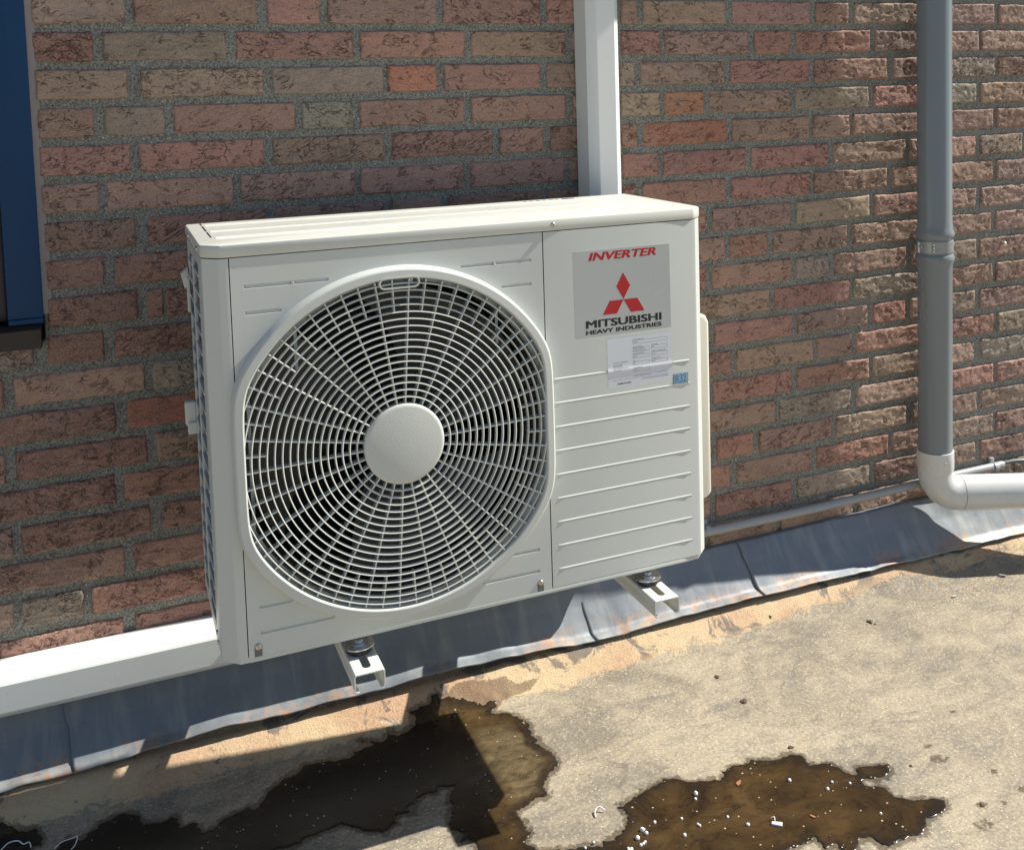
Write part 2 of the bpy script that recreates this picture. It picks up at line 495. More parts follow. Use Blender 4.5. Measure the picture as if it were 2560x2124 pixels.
def roof_mat():
    m, nt, b = new_mat('bitumen_roof_with_dust')
    P0 = pos(nt)
    at = N(nt, 'ShaderNodeAttribute', attribute_name='sand')
    ad = N(nt, 'ShaderNodeAttribute', attribute_name='damp')
    n1 = noise(nt, 4, 6, 0.68, P0, 1.0)
    n2 = noise(nt, 26, 5, 0.7, P0, 0.6)
    n3 = noise(nt, 170, 4, 0.75, P0)
    stk = noise(nt, 22, 4, 0.65, pos(nt, (0.5, 1.3, 1)), 1.2)
    c = mix(nt, ramp(nt, n1.outputs[0], [(0.40, 0.0), (0.60, 1.0)]).outputs[0], (0.21, 0.185, 0.148), (0.385, 0.33, 0.245))
    c = mix(nt, ramp(nt, stk.outputs[0], [(0.5, 0.0), (0.72, 0.75)]).outputs[0], c, (0.17, 0.16, 0.145))
    c = mix(nt, ramp(nt, n2.outputs[0], [(0.48, 0.0), (0.72, 0.55)]).outputs[0], c, (0.43, 0.375, 0.285))
    c = mix(nt, ramp(nt, n3.outputs[0], [(0.36, 0.4), (0.5, 0.0)]).outputs[0], c, (0.13, 0.115, 0.09))
    c = mix(nt, ramp(nt, n3.outputs[0], [(0.52, 0.0), (0.66, 0.5)]).outputs[0], c, (0.56, 0.49, 0.35))
    smg = noise(nt, 9, 6, 0.7, pos(nt, (0.8, 1.6, 1)), 2.0)
    c = mix(nt, ramp(nt, smg.outputs[0], [(0.56, 0.0), (0.68, 0.38)]).outputs[0], c, (0.16, 0.145, 0.13))
    # pale grit showing through, denser towards the wall
    v = N(nt, 'ShaderNodeTexVoronoi', feature='F1'); v.inputs['Scale'].default_value = 240
    nt.links.new(P0, v.inputs['Vector'])
    vc = N(nt, 'ShaderNodeSeparateColor'); nt.links.new(v.outputs['Color'], vc.inputs[0])
    thr = mth(nt, 'SUBTRACT', 0.97, mth(nt, 'MULTIPLY', ramp(nt, n1.outputs[0], [(0.4, 0.0), (0.6, 1.0)]).outputs[0], 0.10))
    g = mth(nt, 'MULTIPLY', mth(nt, 'LESS_THAN', v.outputs['Distance'], 0.34), mth(nt, 'GREATER_THAN', vc.outputs[0], mth(nt, 'SUBTRACT', thr, mth(nt, 'MULTIPLY', at.outputs['Fac'], 0.20))))
    dk = mth(nt, 'MULTIPLY', mth(nt, 'LESS_THAN', v.outputs['Distance'], 0.30), mth(nt, 'LESS_THAN', vc.outputs[1], mth(nt, 'ADD', 0.03, mth(nt, 'MULTIPLY', at.outputs['Fac'], 0.05))))
    c = mix(nt, mth(nt, 'MULTIPLY', g, 0.75), c, (0.66, 0.60, 0.46))
    c = mix(nt, mth(nt, 'MULTIPLY', dk, 0.7), c, (0.07, 0.055, 0.045))
    sw = noise(nt, 3, 3, 0.6, P0)
    sm = N(nt, 'ShaderNodeVectorMath', operation='MULTIPLY_ADD')
    nt.links.new(sw.outputs['Color'], sm.inputs[0]); sm.inputs[1].default_value = (0.12, 0.12, 0.0); nt.links.new(pos(nt, (0.35, 1, 1)), sm.inputs[2])
    sv = N(nt, 'ShaderNodeTexVoronoi', feature='DISTANCE_TO_EDGE'); sv.inputs['Scale'].default_value = 9
    nt.links.new(sm.outputs[0], sv.inputs['Vector'])
    sgate = ramp(nt, noise(nt, 6, 2, 0.5, P0).outputs[0], [(0.52, 0.0), (0.58, 1.0)]).outputs[0]
    scr = mth(nt, 'MULTIPLY', mth(nt, 'LESS_THAN', sv.outputs['Distance'], 0.006), sgate)
    c = mix(nt, mth(nt, 'MULTIPLY', scr, 0.35), c, (0.12, 0.10, 0.085))
    # orange sand deposit
    sn = noise(nt, 15, 5, 0.7, pos(nt, (0.8, 1.5, 1)), 0.6)
    sf = mth(nt, 'ADD', at.outputs['Fac'], mth(nt, 'MULTIPLY', mth(nt, 'SUBTRACT', sn.outputs[0], 0.5), 1.7))
    sfr = ramp(nt, sf, [(0.34, 0.0), (0.54, 1.0)]).outputs[0]
    scol = mix(nt, ramp(nt, noise(nt, 7, 3, 0.6, P0).outputs[0], [(0.38, 0.0), (0.62, 1.0)]).outputs[0], (0.50, 0.29, 0.18), (0.62, 0.47, 0.29))
    scol = mix(nt, ramp(nt, n3.outputs[0], [(0.35, 0.0), (0.7, 0.6)]).outputs[0], scol, (0.70, 0.54, 0.35))
    c = mix(nt, mth(nt, 'MULTIPLY', sfr, 0.9), c, scol)
    # bare dark bitumen patches close to the wall
    bare = mth(nt, 'MULTIPLY', ramp(nt, noise(nt, 12, 5, 0.65, P0, 0.8).outputs[0], [(0.57, 0.0), (0.61, 1.0)]).outputs[0], ramp(nt, at.outputs['Fac'], [(0.3, 0.0), (0.6, 1.0)]).outputs[0])
    c = mix(nt, mth(nt, 'MULTIPLY', bare, 0.75), c, (0.12, 0.12, 0.12))
    # damp margins round the water
    dn = mth(nt, 'ADD', ad.outputs['Fac'], mth(nt, 'MULTIPLY', mth(nt, 'SUBTRACT', noise(nt, 60, 5, 0.75, P0, 0.5).outputs[0], 0.5), 1.1))
    df = ramp(nt, dn, [(0.5, 0.0), (0.58, 1.0)]).outputs[0]
    c = mix(nt, mth(nt, 'MULTIPLY', df, 0.8), c, mix(nt, 1.0, c, (0.34, 0.31, 0.27), 'MULTIPLY'))
    # small round water stains
    vs = N(nt, 'ShaderNodeTexVoronoi', feature='F1'); vs.inputs['Scale'].default_value = 16
    nt.links.new(P0, vs.inputs['Vector'])
    vsc = N(nt, 'ShaderNodeSeparateColor'); nt.links.new(vs.outputs['Color'], vsc.inputs[0])
    spot = mth(nt, 'MULTIPLY', mth(nt, 'LESS_THAN', mth(nt, 'ADD', vs.outputs['Distance'], mth(nt, 'MULTIPLY', noise(nt, 90, 3, 0.6, P0).outputs[0], 0.12)), 0.20), mth(nt, 'GREATER_THAN', vsc.outputs[2], 0.84))
    c = mix(nt, mth(nt, 'MULTIPLY', spot, 0.4), c, (0.13, 0.115, 0.10))
    nt.links.new(c, b.inputs['Base Color'])
    rr = mix(nt, df, (0.82, 0.82, 0.82), (0.38, 0.38, 0.38))
    nt.links.new(rr, b.inputs['Roughness'])
    b.inputs['Specular IOR Level'].default_value = 0.35
    p = bump(nt, b, n2.outputs[0], 0.5, 0.003)
    p = bump(nt, b, mth(nt, 'ADD', n3.outputs[0], mth(nt, 'MULTIPLY', g, 0.8)), 0.7, 0.0012, p)
    gr = noise(nt, 260, 4, 0.8, P0)
    bump(nt, b, mth(nt, 'MULTIPLY', gr.outputs[0], sfr), 0.9, 0.003, p)
    return m
M['roof'] = roof_mat()

def puddle_mat():
    m, nt, b = new_mat('wet_brown_film')
    P0 = pos(nt)
    n1 = noise(nt, 8, 5, 0.65, P0, 0.8)
    n2 = noise(nt, 45, 5, 0.7, pos(nt, (0.7, 1.2, 1)), 1.0)
    c = mix(nt, ramp(nt, n1.outputs[0], [(0.38, 0.0), (0.65, 1.0)]).outputs[0], (0.026, 0.016, 0.008), (0.088, 0.054, 0.022))
    c = mix(nt, ramp(nt, n2.outputs[0], [(0.5, 0.0), (0.72, 0.8)]).outputs[0], c, (0.010, 0.008, 0.006))
    ex = N(nt, 'ShaderNodeAttribute', attribute_name='depth')
    thn = N(nt, 'ShaderNodeAttribute', attribute_name='thin')
    tf = mth(nt, 'ADD', thn.outputs['Fac'], mth(nt, 'MULTIPLY', mth(nt, 'SUBTRACT', noise(nt, 11, 5, 0.7, pos(nt, (0.7, 1.3, 1)), 1.0).outputs[0], 0.5), 1.5))
    shallow = ramp(nt, tf, [(0.35, 0.0), (0.85, 1.0)]).outputs[0]
    gold = mix(nt, ramp(nt, noise(nt, 38, 7, 0.8, pos(nt, (0.7, 1.3, 1)), 0.5).outputs[0], [(0.36, 0.0), (0.66, 1.0)]).outputs[0], (0.045, 0.035, 0.018), (0.20, 0.15, 0.08))
    c = mix(nt, mth(nt, 'MULTIPLY', shallow, 0.85), c, gold)
    unit_shade = mth(nt, 'MULTIPLY', thn.outputs['Fac'], -1.0, True)  # near black where the unit's shadow lies, put into the colour
    c = mix(nt, unit_shade, c, mix(nt, n2.outputs[0], (0.006, 0.005, 0.004), (0.018, 0.013, 0.009)))
    rim = ramp(nt, mth(nt, 'ADD', ex.outputs['Fac'], mth(nt, 'MULTIPLY', mth(nt, 'SUBTRACT', noise(nt, 40, 4, 0.7, P0).outputs[0], 0.5), 0.3)), [(0.02, 0.8), (0.22, 0.0)]).outputs[0]
    c = mix(nt, rim, c, (0.018, 0.015, 0.012))
    v = N(nt, 'ShaderNodeTexVoronoi', feature='F1'); v.inputs['Scale'].default_value = 210
    nt.links.new(P0, v.inputs['Vector'])
    vc = N(nt, 'ShaderNodeSeparateColor'); nt.links.new(v.outputs['Color'], vc.inputs[0])
    gate = noise(nt, 9, 3, 0.6, P0)
    g = mth(nt, 'MULTIPLY', mth(nt, 'LESS_THAN', v.outputs['Distance'], mth(nt, 'MULTIPLY', vc.outputs[1], 0.34)), mth(nt, 'GREATER_THAN', vc.outputs[0], mth(nt, 'SUBTRACT', 1.02, mth(nt, 'MULTIPLY', gate.outputs[0], 0.16))))
    c = mix(nt, mth(nt, 'MULTIPLY', g, 0.85), c, (0.60, 0.52, 0.38))
    nt.links.new(c, b.inputs['Base Color'])
    rr = mix(nt, n2.outputs[0], (0.10, 0.10, 0.10), (0.34, 0.34, 0.34))
    nt.links.new(rr, b.inputs['Roughness'])
    b.inputs['Specular IOR Level'].default_value = 0.4
    bump(nt, b, mth(nt, 'ADD', noise(nt, 240, 3, 0.7, P0).outputs[0], g), 0.35, 0.0007)
    return m
M['puddle'] = puddle_mat()

def coil_mat():
    m, nt, b = new_mat('coil_fins')
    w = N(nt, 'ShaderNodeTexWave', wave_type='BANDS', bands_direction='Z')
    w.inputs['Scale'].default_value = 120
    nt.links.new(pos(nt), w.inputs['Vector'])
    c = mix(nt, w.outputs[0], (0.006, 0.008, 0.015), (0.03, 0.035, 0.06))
    nt.links.new(c, b.inputs['Base Color'])
    b.inputs['Roughness'].default_value = 0.45
    return m
M['coil'] = coil_mat()

# ------------------------------------------------------------------ roof (one sheet, fine where the camera looks)
YW = 0.4417
ZG = -0.347
PL=[(0.387,0.343),(0.417,0.333),(0.448,0.321),(0.471,0.302),(0.502,0.303),(0.474,0.28),(0.503,0.261),(0.515,0.247),(0.528,0.218),(0.519,0.184),(0.524,0.163),(0.512,0.161),(0.525,0.134),(0.531,0.109),(0.529,0.086),(0.5,0.064),(0.487,0.048),(0.482,0.019),(0.463,0.022),(0.423,0.005),(0.42,-0.005),(0.426,-0.019),(0.421,-0.04),(0.427,-0.048),(0.41,-0.068),(0.422,-0.09),(0.44,-0.109),(0.422,-0.151),(0.326,-0.105),(0.345,-0.036),(0.335,-0.02),(0.324,-0.02),(0.338,-0.005),(0.318,0.013),(0.322,0.031),(0.33,0.048),(0.338,0.062),(0.335,0.078),(0.339,0.089),(0.355,0.109),(0.332,0.115),(0.319,0.105),(0.312,0.112),(0.293,0.105),(0.288,0.093),(0.275,0.093),(0.272,0.076),(0.253,0.083),(0.244,0.061),(0.222,0.052),(0.207,0.062),(0.226,0.051),(0.21,0.059),(0.196,0.071),(0.168,0.098),(0.148,0.097),(0.117,0.091),(0.09,0.083),(0.065,0.085),(0.019,0.068),(-0.171,0.113),(-0.238,0.233),(-0.227,0.245),(-0.22,0.254),(-0.207,0.244),(-0.2,0.235),(-0.19,0.254),(-0.18,0.258),(-0.175,0.271),(-0.163,0.271),(-0.145,0.278),(-0.128,0.272),(-0.117,0.258),(-0.119,0.247),(-0.111,0.233),(-0.08,0.227),(-0.07,0.235),(-0.064,0.225),(-0.06,0.199),(-0.042,0.206),(-0.029,0.173),(-0.007,0.179),(0.004,0.193),(0.027,0.198),(0.041,0.203),(0.05,0.193),(0.057,0.198),(0.078,0.229),(0.088,0.239),(0.107,0.255),(0.124,0.256),(0.14,0.274),(0.167,0.273),(0.186,0.264),(0.219,0.258),(0.227,0.274),(0.262,0.28),(0.242,0.299),(0.278,0.281),(0.295,0.303),(0.307,0.289),(0.326,0.291),(0.345,0.309),(0.341,0.326),(0.361,0.328),(0.375,0.333)]
PS=[(-0.368,0.338),(-0.317,0.324),(-0.296,0.31),(-0.276,0.296),(-0.266,0.3),(-0.262,0.289),(-0.254,0.27),(-0.259,0.258),(-0.27,0.255),(-0.271,0.249),(-0.277,0.208),(-0.359,0.248)]
PR=[(0.894,-0.062),(0.904,-0.077),(0.901,-0.101),(0.933,-0.114),(0.944,-0.145),(0.954,-0.155),(0.969,-0.14),(0.989,-0.15),(1.016,-0.16),(1.007,-0.176),(0.992,-0.181),(0.974,-0.177),(0.955,-0.17),(0.944,-0.184),(0.973,-0.203),(0.971,-0.225),(0.99,-0.243),(1.024,-0.255),(1.034,-0.267),(1.027,-0.284),(1.008,-0.288),(0.986,-0.286),(0.971,-0.299),(0.955,-0.309),(0.933,-0.308),(0.899,-0.31),(0.885,-0.307),(0.883,-0.294),(0.882,-0.281),(0.863,-0.276),(0.838,-0.3),(0.824,-0.293),(0.826,-0.27),(0.806,-0.272),(0.806,-0.248),(0.788,-0.247),(0.741,-0.253),(0.599,-0.255),(0.381,-0.149),(0.407,-0.082),(0.46,-0.108),(0.494,-0.112),(0.511,-0.126),(0.518,-0.116),(0.532,-0.118),(0.565,-0.101),(0.578,-0.077),(0.573,-0.057),(0.595,-0.049),(0.631,-0.039),(0.668,-0.031),(0.668,-0.028),(0.687,-0.035),(0.701,-0.054),(0.751,-0.069),(0.765,-0.057),(0.786,-0.049),(0.81,-0.054),(0.822,-0.047),(0.856,-0.066)]
WS=[(0.598,0.33),(0.584,0.315),(0.562,0.304),(0.537,0.3),(0.501,0.301),(0.47,0.3),(0.448,0.319),(0.416,0.331),(0.387,0.342),(0.38,0.313),(0.415,0.28),(0.446,0.28),(0.381,0.281),(0.379,0.317),(0.387,0.342),(0.398,0.336),(0.422,0.349),(0.44,0.357),(0.47,0.354),(0.508,0.344),(0.527,0.347),(0.548,0.328)]

def sdf(PX, PY, poly):
    """signed distance, positive inside"""
    px = np.array([p[0] for p in poly]); py = np.array([p[1] for p in poly])
    n = len(poly)
    d2 = np.full(PX.shape, 1e9)
    inside = np.zeros(PX.shape, bool)
    for i in range(n):
        j = (i + 1) % n
        ax, ay, bx, by = px[i], py[i], px[j], py[j]
        ex, ey = bx - ax, by - ay
        wx, wy = PX - ax, PY - ay
        t = np.clip((wx * ex + wy * ey) / (ex * ex + ey * ey + 1e-12), 0, 1)
        d2 = np.minimum(d2, (wx - ex * t) ** 2 + (wy - ey * t) ** 2)
        c = ((ay > PY) != (by > PY)) & (PX < (bx - ax) * (PY - ay) / (by - ay + 1e-12) + ax)
        inside ^= c
    return np.where(inside, 1, -1) * np.sqrt(d2)

def sstep(a, b, x):
    t = np.clip((x - a) / (b - a), 0, 1)
    return t * t * (3 - 2 * t)

def ground_h(X, Y):
    h = np.full(X.shape, ZG)
    h = h + 0.0014 * fbm(X * 5, Y * 5, 3, 3)
    h = h + 0.032 * sstep(0.295, 0.375, Y) + 0.05 * sstep(0.375, 0.45, Y)
    s = sand_f(X, Y)
    h = h + s * (0.0022 * np.maximum(0, fbm(X * 40, Y * 40, 9, 4)) + 0.0012 * np.maximum(0, fbm(X * 130, Y * 130, 19, 2)))
    lump = np.clip((sdf_ws(X, Y) + 0.006) / 0.01, 0, 1)
    h = h + lump * (0.0035 * np.maximum(0, 0.4 + fbm(X * 55, Y * 90, 29, 3)))
    return h

def sand_f(X, Y):
    w = 0.30 + 0.02 * fbm(X * 4, Y * 0 + 1.3, 31, 2)
    f = sstep(w - 0.03, w + 0.055, Y) * (1 - 0.35 * sstep(1.15, 1.35, X))
    return np.clip(f, 0, 1) * 0.95

def sdf_ws(X, Y):
    return sdf(X, Y, WS)

xs = np.concatenate([[-30, -15, -8, -4, -2.5, -1.8, -1.2, -0.9, -0.7], np.arange(-0.6, 2.4, 0.006), [2.45, 2.55, 2.7, 3, 3.5, 4.5, 7, 12, 20, 30]])
ys = np.concatenate([[-30, -15, -8, -4, -2.5, -1.6, -1.2, -0.95, -0.8], np.arange(-0.7, 0.4465, 0.005)])
GX, GY = np.meshgrid(xs, ys)
GH = ground_h(GX, GY)
ny, nx = GX.shape
V = np.stack([GX.ravel(), GY.ravel(), GH.ravel()], 1)
ii = np.arange(ny * nx).reshape(ny, nx)
F = np.stack([ii[:-1, :-1].ravel(), ii[:-1, 1:].ravel(), ii[1:, 1:].ravel(), ii[1:, :-1].ravel()], 1)

def np_mesh(name, V, F, mat, parent=None, smooth=True):
    me = bpy.data.meshes.new(name)
    k = F.shape[1]
    me.vertices.add(len(V)); me.loops.add(F.size); me.polygons.add(len(F))
    me.vertices.foreach_set('co', np.ascontiguousarray(V, dtype=np.float32).ravel())
    me.loops.foreach_set('vertex_index', np.ascontiguousarray(F, dtype=np.int32).ravel())
    me.polygons.foreach_set('loop_start', np.arange(0, F.size, k, dtype=np.int32))
    me.polygons.foreach_set('use_smooth', np.full(len(F), smooth))
    me.materials.append(mat)
    me.update(calc_edges=True)
    me.validate()
    return link(bpy.data.objects.new(name, me), parent)

roof = np_mesh('roof_surface', V, F, M['roof'])
tag(roof, 'flat roof of dusty bitumen with sand along the wall', kind='structure')
core = (GX > -0.62) & (GX < 2.42) & (GY > -0.72)
dampd = np.maximum.reduce([sdf(GX, GY, PL), sdf(GX, GY, PR), sdf(GX, GY, PS)])
damp = np.where(core, np.clip(0.5 + (dampd + 0.009) / 0.036, 0, 1), 0)
for sx_, sy_, sr_ in ((1.110, -0.147, 0.009), (1.1035, -0.1826, 0.015), (1.160, -0.247, 0.008), (1.082, -0.301, 0.012), (1.05, -0.335, 0.016), (1.115, -0.31, 0.008), (1.17, -0.30, 0.012), (1.22, -0.09, 0.006), (0.90, 0.19, 0.007), (1.02, -0.12, 0.006)):
    q = sr_ - np.sqrt(((GX - sx_) / 1.3) ** 2 + (GY - sy_) ** 2)
    damp = np.maximum(damp, np.where(core, np.clip(0.35 + q / 0.014, 0, 0.62), 0))
wsd = np.where(core, np.clip(0.5 + (sdf_ws(GX, GY)) / 0.012, 0, 1), 0) * 0.72
a = roof.data.attributes.new('damp', 'FLOAT', 'POINT'); a.data.foreach_set('value', np.maximum(damp, wsd).ravel().astype(np.float32))
a = roof.data.attributes.new('sand', 'FLOAT', 'POINT'); a.data.foreach_set('value', np.maximum(np.where(core, sand_f(GX, GY), 0), wsd * 1.3).ravel().astype(np.float32))

# ------------------------------------------------------------------ puddles: marching squares over a ragged outline
def make_puddle(poly, label, step=0.003, ylim=0.36):
    px = [p[0] for p in poly]; py = [p[1] for p in poly]
    x0, x1 = max(min(px) - 0.02, -0.55), min(max(px) + 0.02, 1.3)
    y0, y1 = max(min(py) - 0.02, -0.45), max(py) + 0.02
    X, Y = np.meshgrid(np.arange(x0, x1, step), np.arange(y0, y1, step))
    S = sdf(X, Y, poly) + 0.0055 * fbm(X * 60, Y * 60, 5, 4, 0.75) + 0.0035 * fbm(X * 240, Y * 240, 8, 2)
    H = ground_h(X, Y) + 0.0013
    H = np.maximum(H, H * 0 + ZG - 0.0002)
    D = np.clip(S / 0.09, 0, 1)
    ny, nx = X.shape
    verts = [tuple(v) for v in np.stack([X.ravel(), Y.ravel(), H.ravel()], 1)]
    dep = list(D.ravel())
    faces = []
    ins = S > 0
    cnt = ins[:-1, :-1].astype(int) + ins[:-1, 1:] + ins[1:, 1:] + ins[1:, :-1]
    full = np.argwhere(cnt == 4)
    for j, i in full:
        a = j * nx + i
        faces.append((a, a + 1, a + nx + 1, a + nx))
    emap = {}
    Sl = S.ravel(); 
    def edge(a, b):
        k = (min(a, b), max(a, b))
        if k not in emap:
            t = Sl[a] / (Sl[a] - Sl[b])
            va, vb = verts[a], verts[b]
            emap[k] = len(verts)
            verts.append((va[0] + (vb[0] - va[0]) * t, va[1] + (vb[1] - va[1]) * t, min(va[2], vb[2]) - 0.0008))
            dep.append(0.0)
        return emap[k]
    for j, i in np.argwhere((cnt > 0) & (cnt < 4)):
        c = [j * nx + i, j * nx + i + 1, (j + 1) * nx + i + 1, (j + 1) * nx + i]
        f = []
        for q in range(4):
            a, b2 = c[q], c[(q + 1) % 4]
            if Sl[a] > 0: f.append(a)
            if (Sl[a] > 0) != (Sl[b2] > 0): f.append(edge(a, b2))
        if len(f) >= 3: faces.append(tuple(f))
    used = sorted({v for f in faces for v in f})
    remap = {v: k for k, v in enumerate(used)}
    o = mesh('puddle', [verts[v] for v in used], [tuple(remap[v] for v in f) for f in faces], M['puddle'], smooth=True)
    at = o.data.attributes.new('depth', 'FLOAT', 'POINT')
    at.data.foreach_set('value', np.array([dep[v] for v in used], dtype=np.float32))
    vx = np.array([verts[v][:2] for v in used]); dd = np.array([dep[v] for v in used])
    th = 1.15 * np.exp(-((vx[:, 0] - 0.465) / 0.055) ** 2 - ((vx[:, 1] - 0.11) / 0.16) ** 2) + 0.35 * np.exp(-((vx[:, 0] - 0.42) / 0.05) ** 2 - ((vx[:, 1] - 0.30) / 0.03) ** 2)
    th = th - 0.85 * (1 / (1 + np.exp((vx[:, 0] - 0.37) / 0.02)))  # negative over the shaded left stretch, which the material paints near black
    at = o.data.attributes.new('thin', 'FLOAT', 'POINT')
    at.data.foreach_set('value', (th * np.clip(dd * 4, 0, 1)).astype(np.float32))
    tag(o, label, kind='structure')
    return o

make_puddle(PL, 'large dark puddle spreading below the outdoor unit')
make_puddle(PR, 'brown puddle with white beads in the open sun')
make_puddle(PS, 'small dark puddle at the left edge under the white trunking')

# ------------------------------------------------------------------ brick wall
COLS = {'R': (0.50, 0.26, 0.205), 'O': (0.56, 0.24, 0.145), 'D': (0.40, 0.215, 0.165), 'B': (0.46, 0.29, 0.225),
        'T': (0.51, 0.365, 0.275), 'G': (0.40, 0.325, 0.25), 'P': (0.42, 0.265, 0.225)}
BR = {0:[(-0.209,-0.069,'T'),(-0.053,0.145,'B'),(0.163,0.254,'R'),(0.27,0.472,'B'),(0.484,0.681,'R'),(0.857,0.894,'B'),(0.908,1.106,'T'),(1.119,1.32,'P'),(1.336,1.425,'D'),(1.44,1.65,'T'),(1.665,1.856,'P'),(1.87,2.071,'P')],1:[(-0.21,-0.12,'D'),(-0.105,0.091,'G'),(0.107,0.312,'R'),(0.325,0.525,'R'),(0.537,0.734,'B'),(0.856,0.947,'R'),(0.958,1.161,'P'),(1.176,1.269,'R'),(1.283,1.485,'R'),(1.499,1.696,'P'),(1.709,1.807,'B'),(1.816,2.014,'B')],2:[(-0.209,-0.07,'T'),(-0.05,0.151,'T'),(0.166,0.366,'G'),(0.373,0.467,'O'),(0.481,0.677,'R'),(0.691,0.842,'B'),(0.854,0.887,'T'),(0.901,1.1,'P'),(1.114,1.316,'R'),(1.331,1.533,'R'),(1.549,1.634,'P'),(1.649,1.858,'G'),(1.869,2.043,'B')],3:[(-0.209,-0.125,'B'),(-0.108,-0.015,'G'),(0.0,0.203,'R'),(0.215,0.306,'G'),(0.318,0.519,'R'),(0.533,0.73,'R'),(0.744,0.841,'R'),(0.854,0.942,'T'),(0.955,1.049,'O'),(1.061,1.265,'B'),(1.279,1.479,'G'),(1.494,1.696,'R'),(1.709,1.799,'G'),(1.813,2.015,'B')],4:[(-0.21,-0.072,'R'),(-0.057,0.146,'R'),(0.162,0.362,'B'),(0.377,0.574,'R'),(0.588,0.682,'R'),(0.694,0.839,'D'),(0.853,0.89,'R'),(0.902,1.104,'O'),(1.116,1.317,'P'),(1.327,1.425,'P'),(1.435,1.633,'B'),(1.649,1.854,'B'),(1.865,2.044,'B')],5:[(-0.21,-0.123,'B'),(-0.112,0.09,'B'),(0.103,0.305,'P'),(0.316,0.515,'P'),(0.527,0.725,'P'),(0.737,0.837,'D'),(0.853,0.935,'R'),(0.948,1.148,'R'),(1.163,1.365,'R'),(1.379,1.585,'B'),(1.597,1.695,'B'),(1.709,1.798,'B'),(1.812,1.949,'G')],6:[(-0.213,-0.07,'D'),(-0.052,0.146,'D'),(0.161,0.357,'P'),(0.373,0.465,'P'),(0.48,0.673,'D'),(0.687,0.836,'D'),(0.851,0.885,'R'),(0.898,1.097,'R'),(1.113,1.318,'R'),(1.328,1.531,'B'),(1.546,1.633,'B'),(1.648,1.853,'B'),(1.865,2.045,'P')],7:[(-0.212,-0.123,'D'),(-0.107,0.084,'D'),(0.945,1.046,'R'),(1.063,1.263,'P'),(1.277,1.479,'T'),(1.494,1.695,'B'),(1.708,1.801,'B'),(1.814,2.016,'P')],8:[(-0.212,-0.074,'D'),(-0.06,-0.033,'R'),(-0.029,0.124,'R'),(0.943,1.092,'B'),(1.105,1.202,'R'),(1.215,1.415,'B'),(1.431,1.632,'B'),(1.648,1.849,'P'),(1.863,2.046,'P')],9:[(-0.358,-0.237,'G'),(-0.216,-0.129,'D'),(-0.113,0.072,'D'),(0.942,1.044,'R'),(1.061,1.262,'R'),(1.276,1.364,'G'),(1.38,1.586,'B'),(1.601,1.695,'B'),(1.708,1.799,'G'),(1.81,2.017,'B')],10:[(-0.361,-0.283,'R'),(-0.268,-0.07,'B'),(-0.057,0.119,'G'),(1.03,1.206,'T'),(1.218,1.424,'R'),(1.433,1.632,'G'),(1.647,1.852,'B'),(1.863,2.047,'B')],11:[(-0.312,-0.119,'D'),(-0.1,0.086,'O'),(0.939,1.052,'R'),(1.065,1.264,'R'),(1.278,1.474,'P'),(1.488,1.584,'R'),(1.598,1.694,'B'),(1.708,1.796,'G'),(1.81,2.018,'P')],12:[(-0.369,-0.288,'B'),(-0.272,-0.071,'D'),(-0.057,0.113,'B'),(0.979,1.104,'R'),(1.118,1.319,'T'),(1.331,1.427,'P'),(1.438,1.631,'R'),(1.647,1.857,'R'),(1.869,2.048,'G')],13:[(-0.319,-0.126,'D'),(-0.111,0.08,'D'),(0.936,1.045,'R'),(1.058,1.262,'R'),(1.276,1.474,'R'),(1.486,1.694,'T'),(1.707,1.794,'B'),(1.816,2.018,'G')],14:[(-0.376,-0.284,'B'),(-0.27,-0.072,'D'),(-0.056,0.107,'D'),(0.997,1.215,'T'),(1.227,1.424,'G'),(1.438,1.636,'T'),(1.649,1.855,'R'),(1.866,2.048,'P')],15:[(-0.326,-0.118,'D'),(-0.102,0.074,'D'),(0.974,1.055,'B'),(1.066,1.158,'R'),(1.174,1.369,'B'),(1.382,1.584,'T'),(1.599,1.694,'P'),(1.707,1.802,'P'),(1.816,2.019,'B')],16:[(-0.384,-0.29,'B'),(-0.276,-0.184,'G'),(-0.171,0.024,'R'),(0.994,1.097,'R'),(1.115,1.312,'T'),(1.326,1.529,'R'),(1.542,1.63,'P'),(1.646,1.854,'G'),(1.864,2.049,'P')],17:[(-0.314,-0.125,'R'),(-0.108,0.08,'R'),(0.93,1.046,'B'),(1.059,1.255,'R'),(1.271,1.474,'G'),(1.489,1.693,'P'),(1.707,1.797,'B'),(1.813,2.02,'B')],18:[(1.038,1.214,'B'),(1.226,1.428,'B'),(1.441,1.651,'T'),(1.664,1.847,'B')]}
BZ0, BP, BH = 0.9592, 0.0625, 0.0485
rng = random.Random(11)

wall = thing('brick_wall', 'rough brown and red brick wall with sandy grey mortar behind the outdoor unit', 'wall', (0.8, YW, -0.3))

def fill_row(r, segs, xmin, xmax):
    """complete a measured course to both sides and in its hidden stretches"""
    segs = sorted(segs)
    out = list(segs)
    def fillgap(a, b):
        x = a
        while b - x > 0.06:
            w = 0.200 if b - x > 0.205 else b - x
            if 0.2 < b - x < 0.25: w = b - x
            out.append((x, x + w, rng.choice('RDBPPBT')))
            x += w + 0.014
    for i in range(len(segs) - 1):
        if segs[i + 1][0] - segs[i][1] > 0.05:
            fillgap(segs[i][1] + 0.014, segs[i + 1][0] - 0.014)
    x = segs[0][0] - 0.014
    while x > xmin:
        w = rng.choice([0.2, 0.2, 0.2, 0.094]); out.append((x - w, x, rng.choice('RDBPBTG'))); x -= w + 0.014
    x = segs[-1][1] + 0.014
    while x < xmax:
        w = rng.choice([0.2, 0.2, 0.2, 0.094]); out.append((x, x + w, rng.choice('RDBPBTG'))); x += w + 0.014
    return out

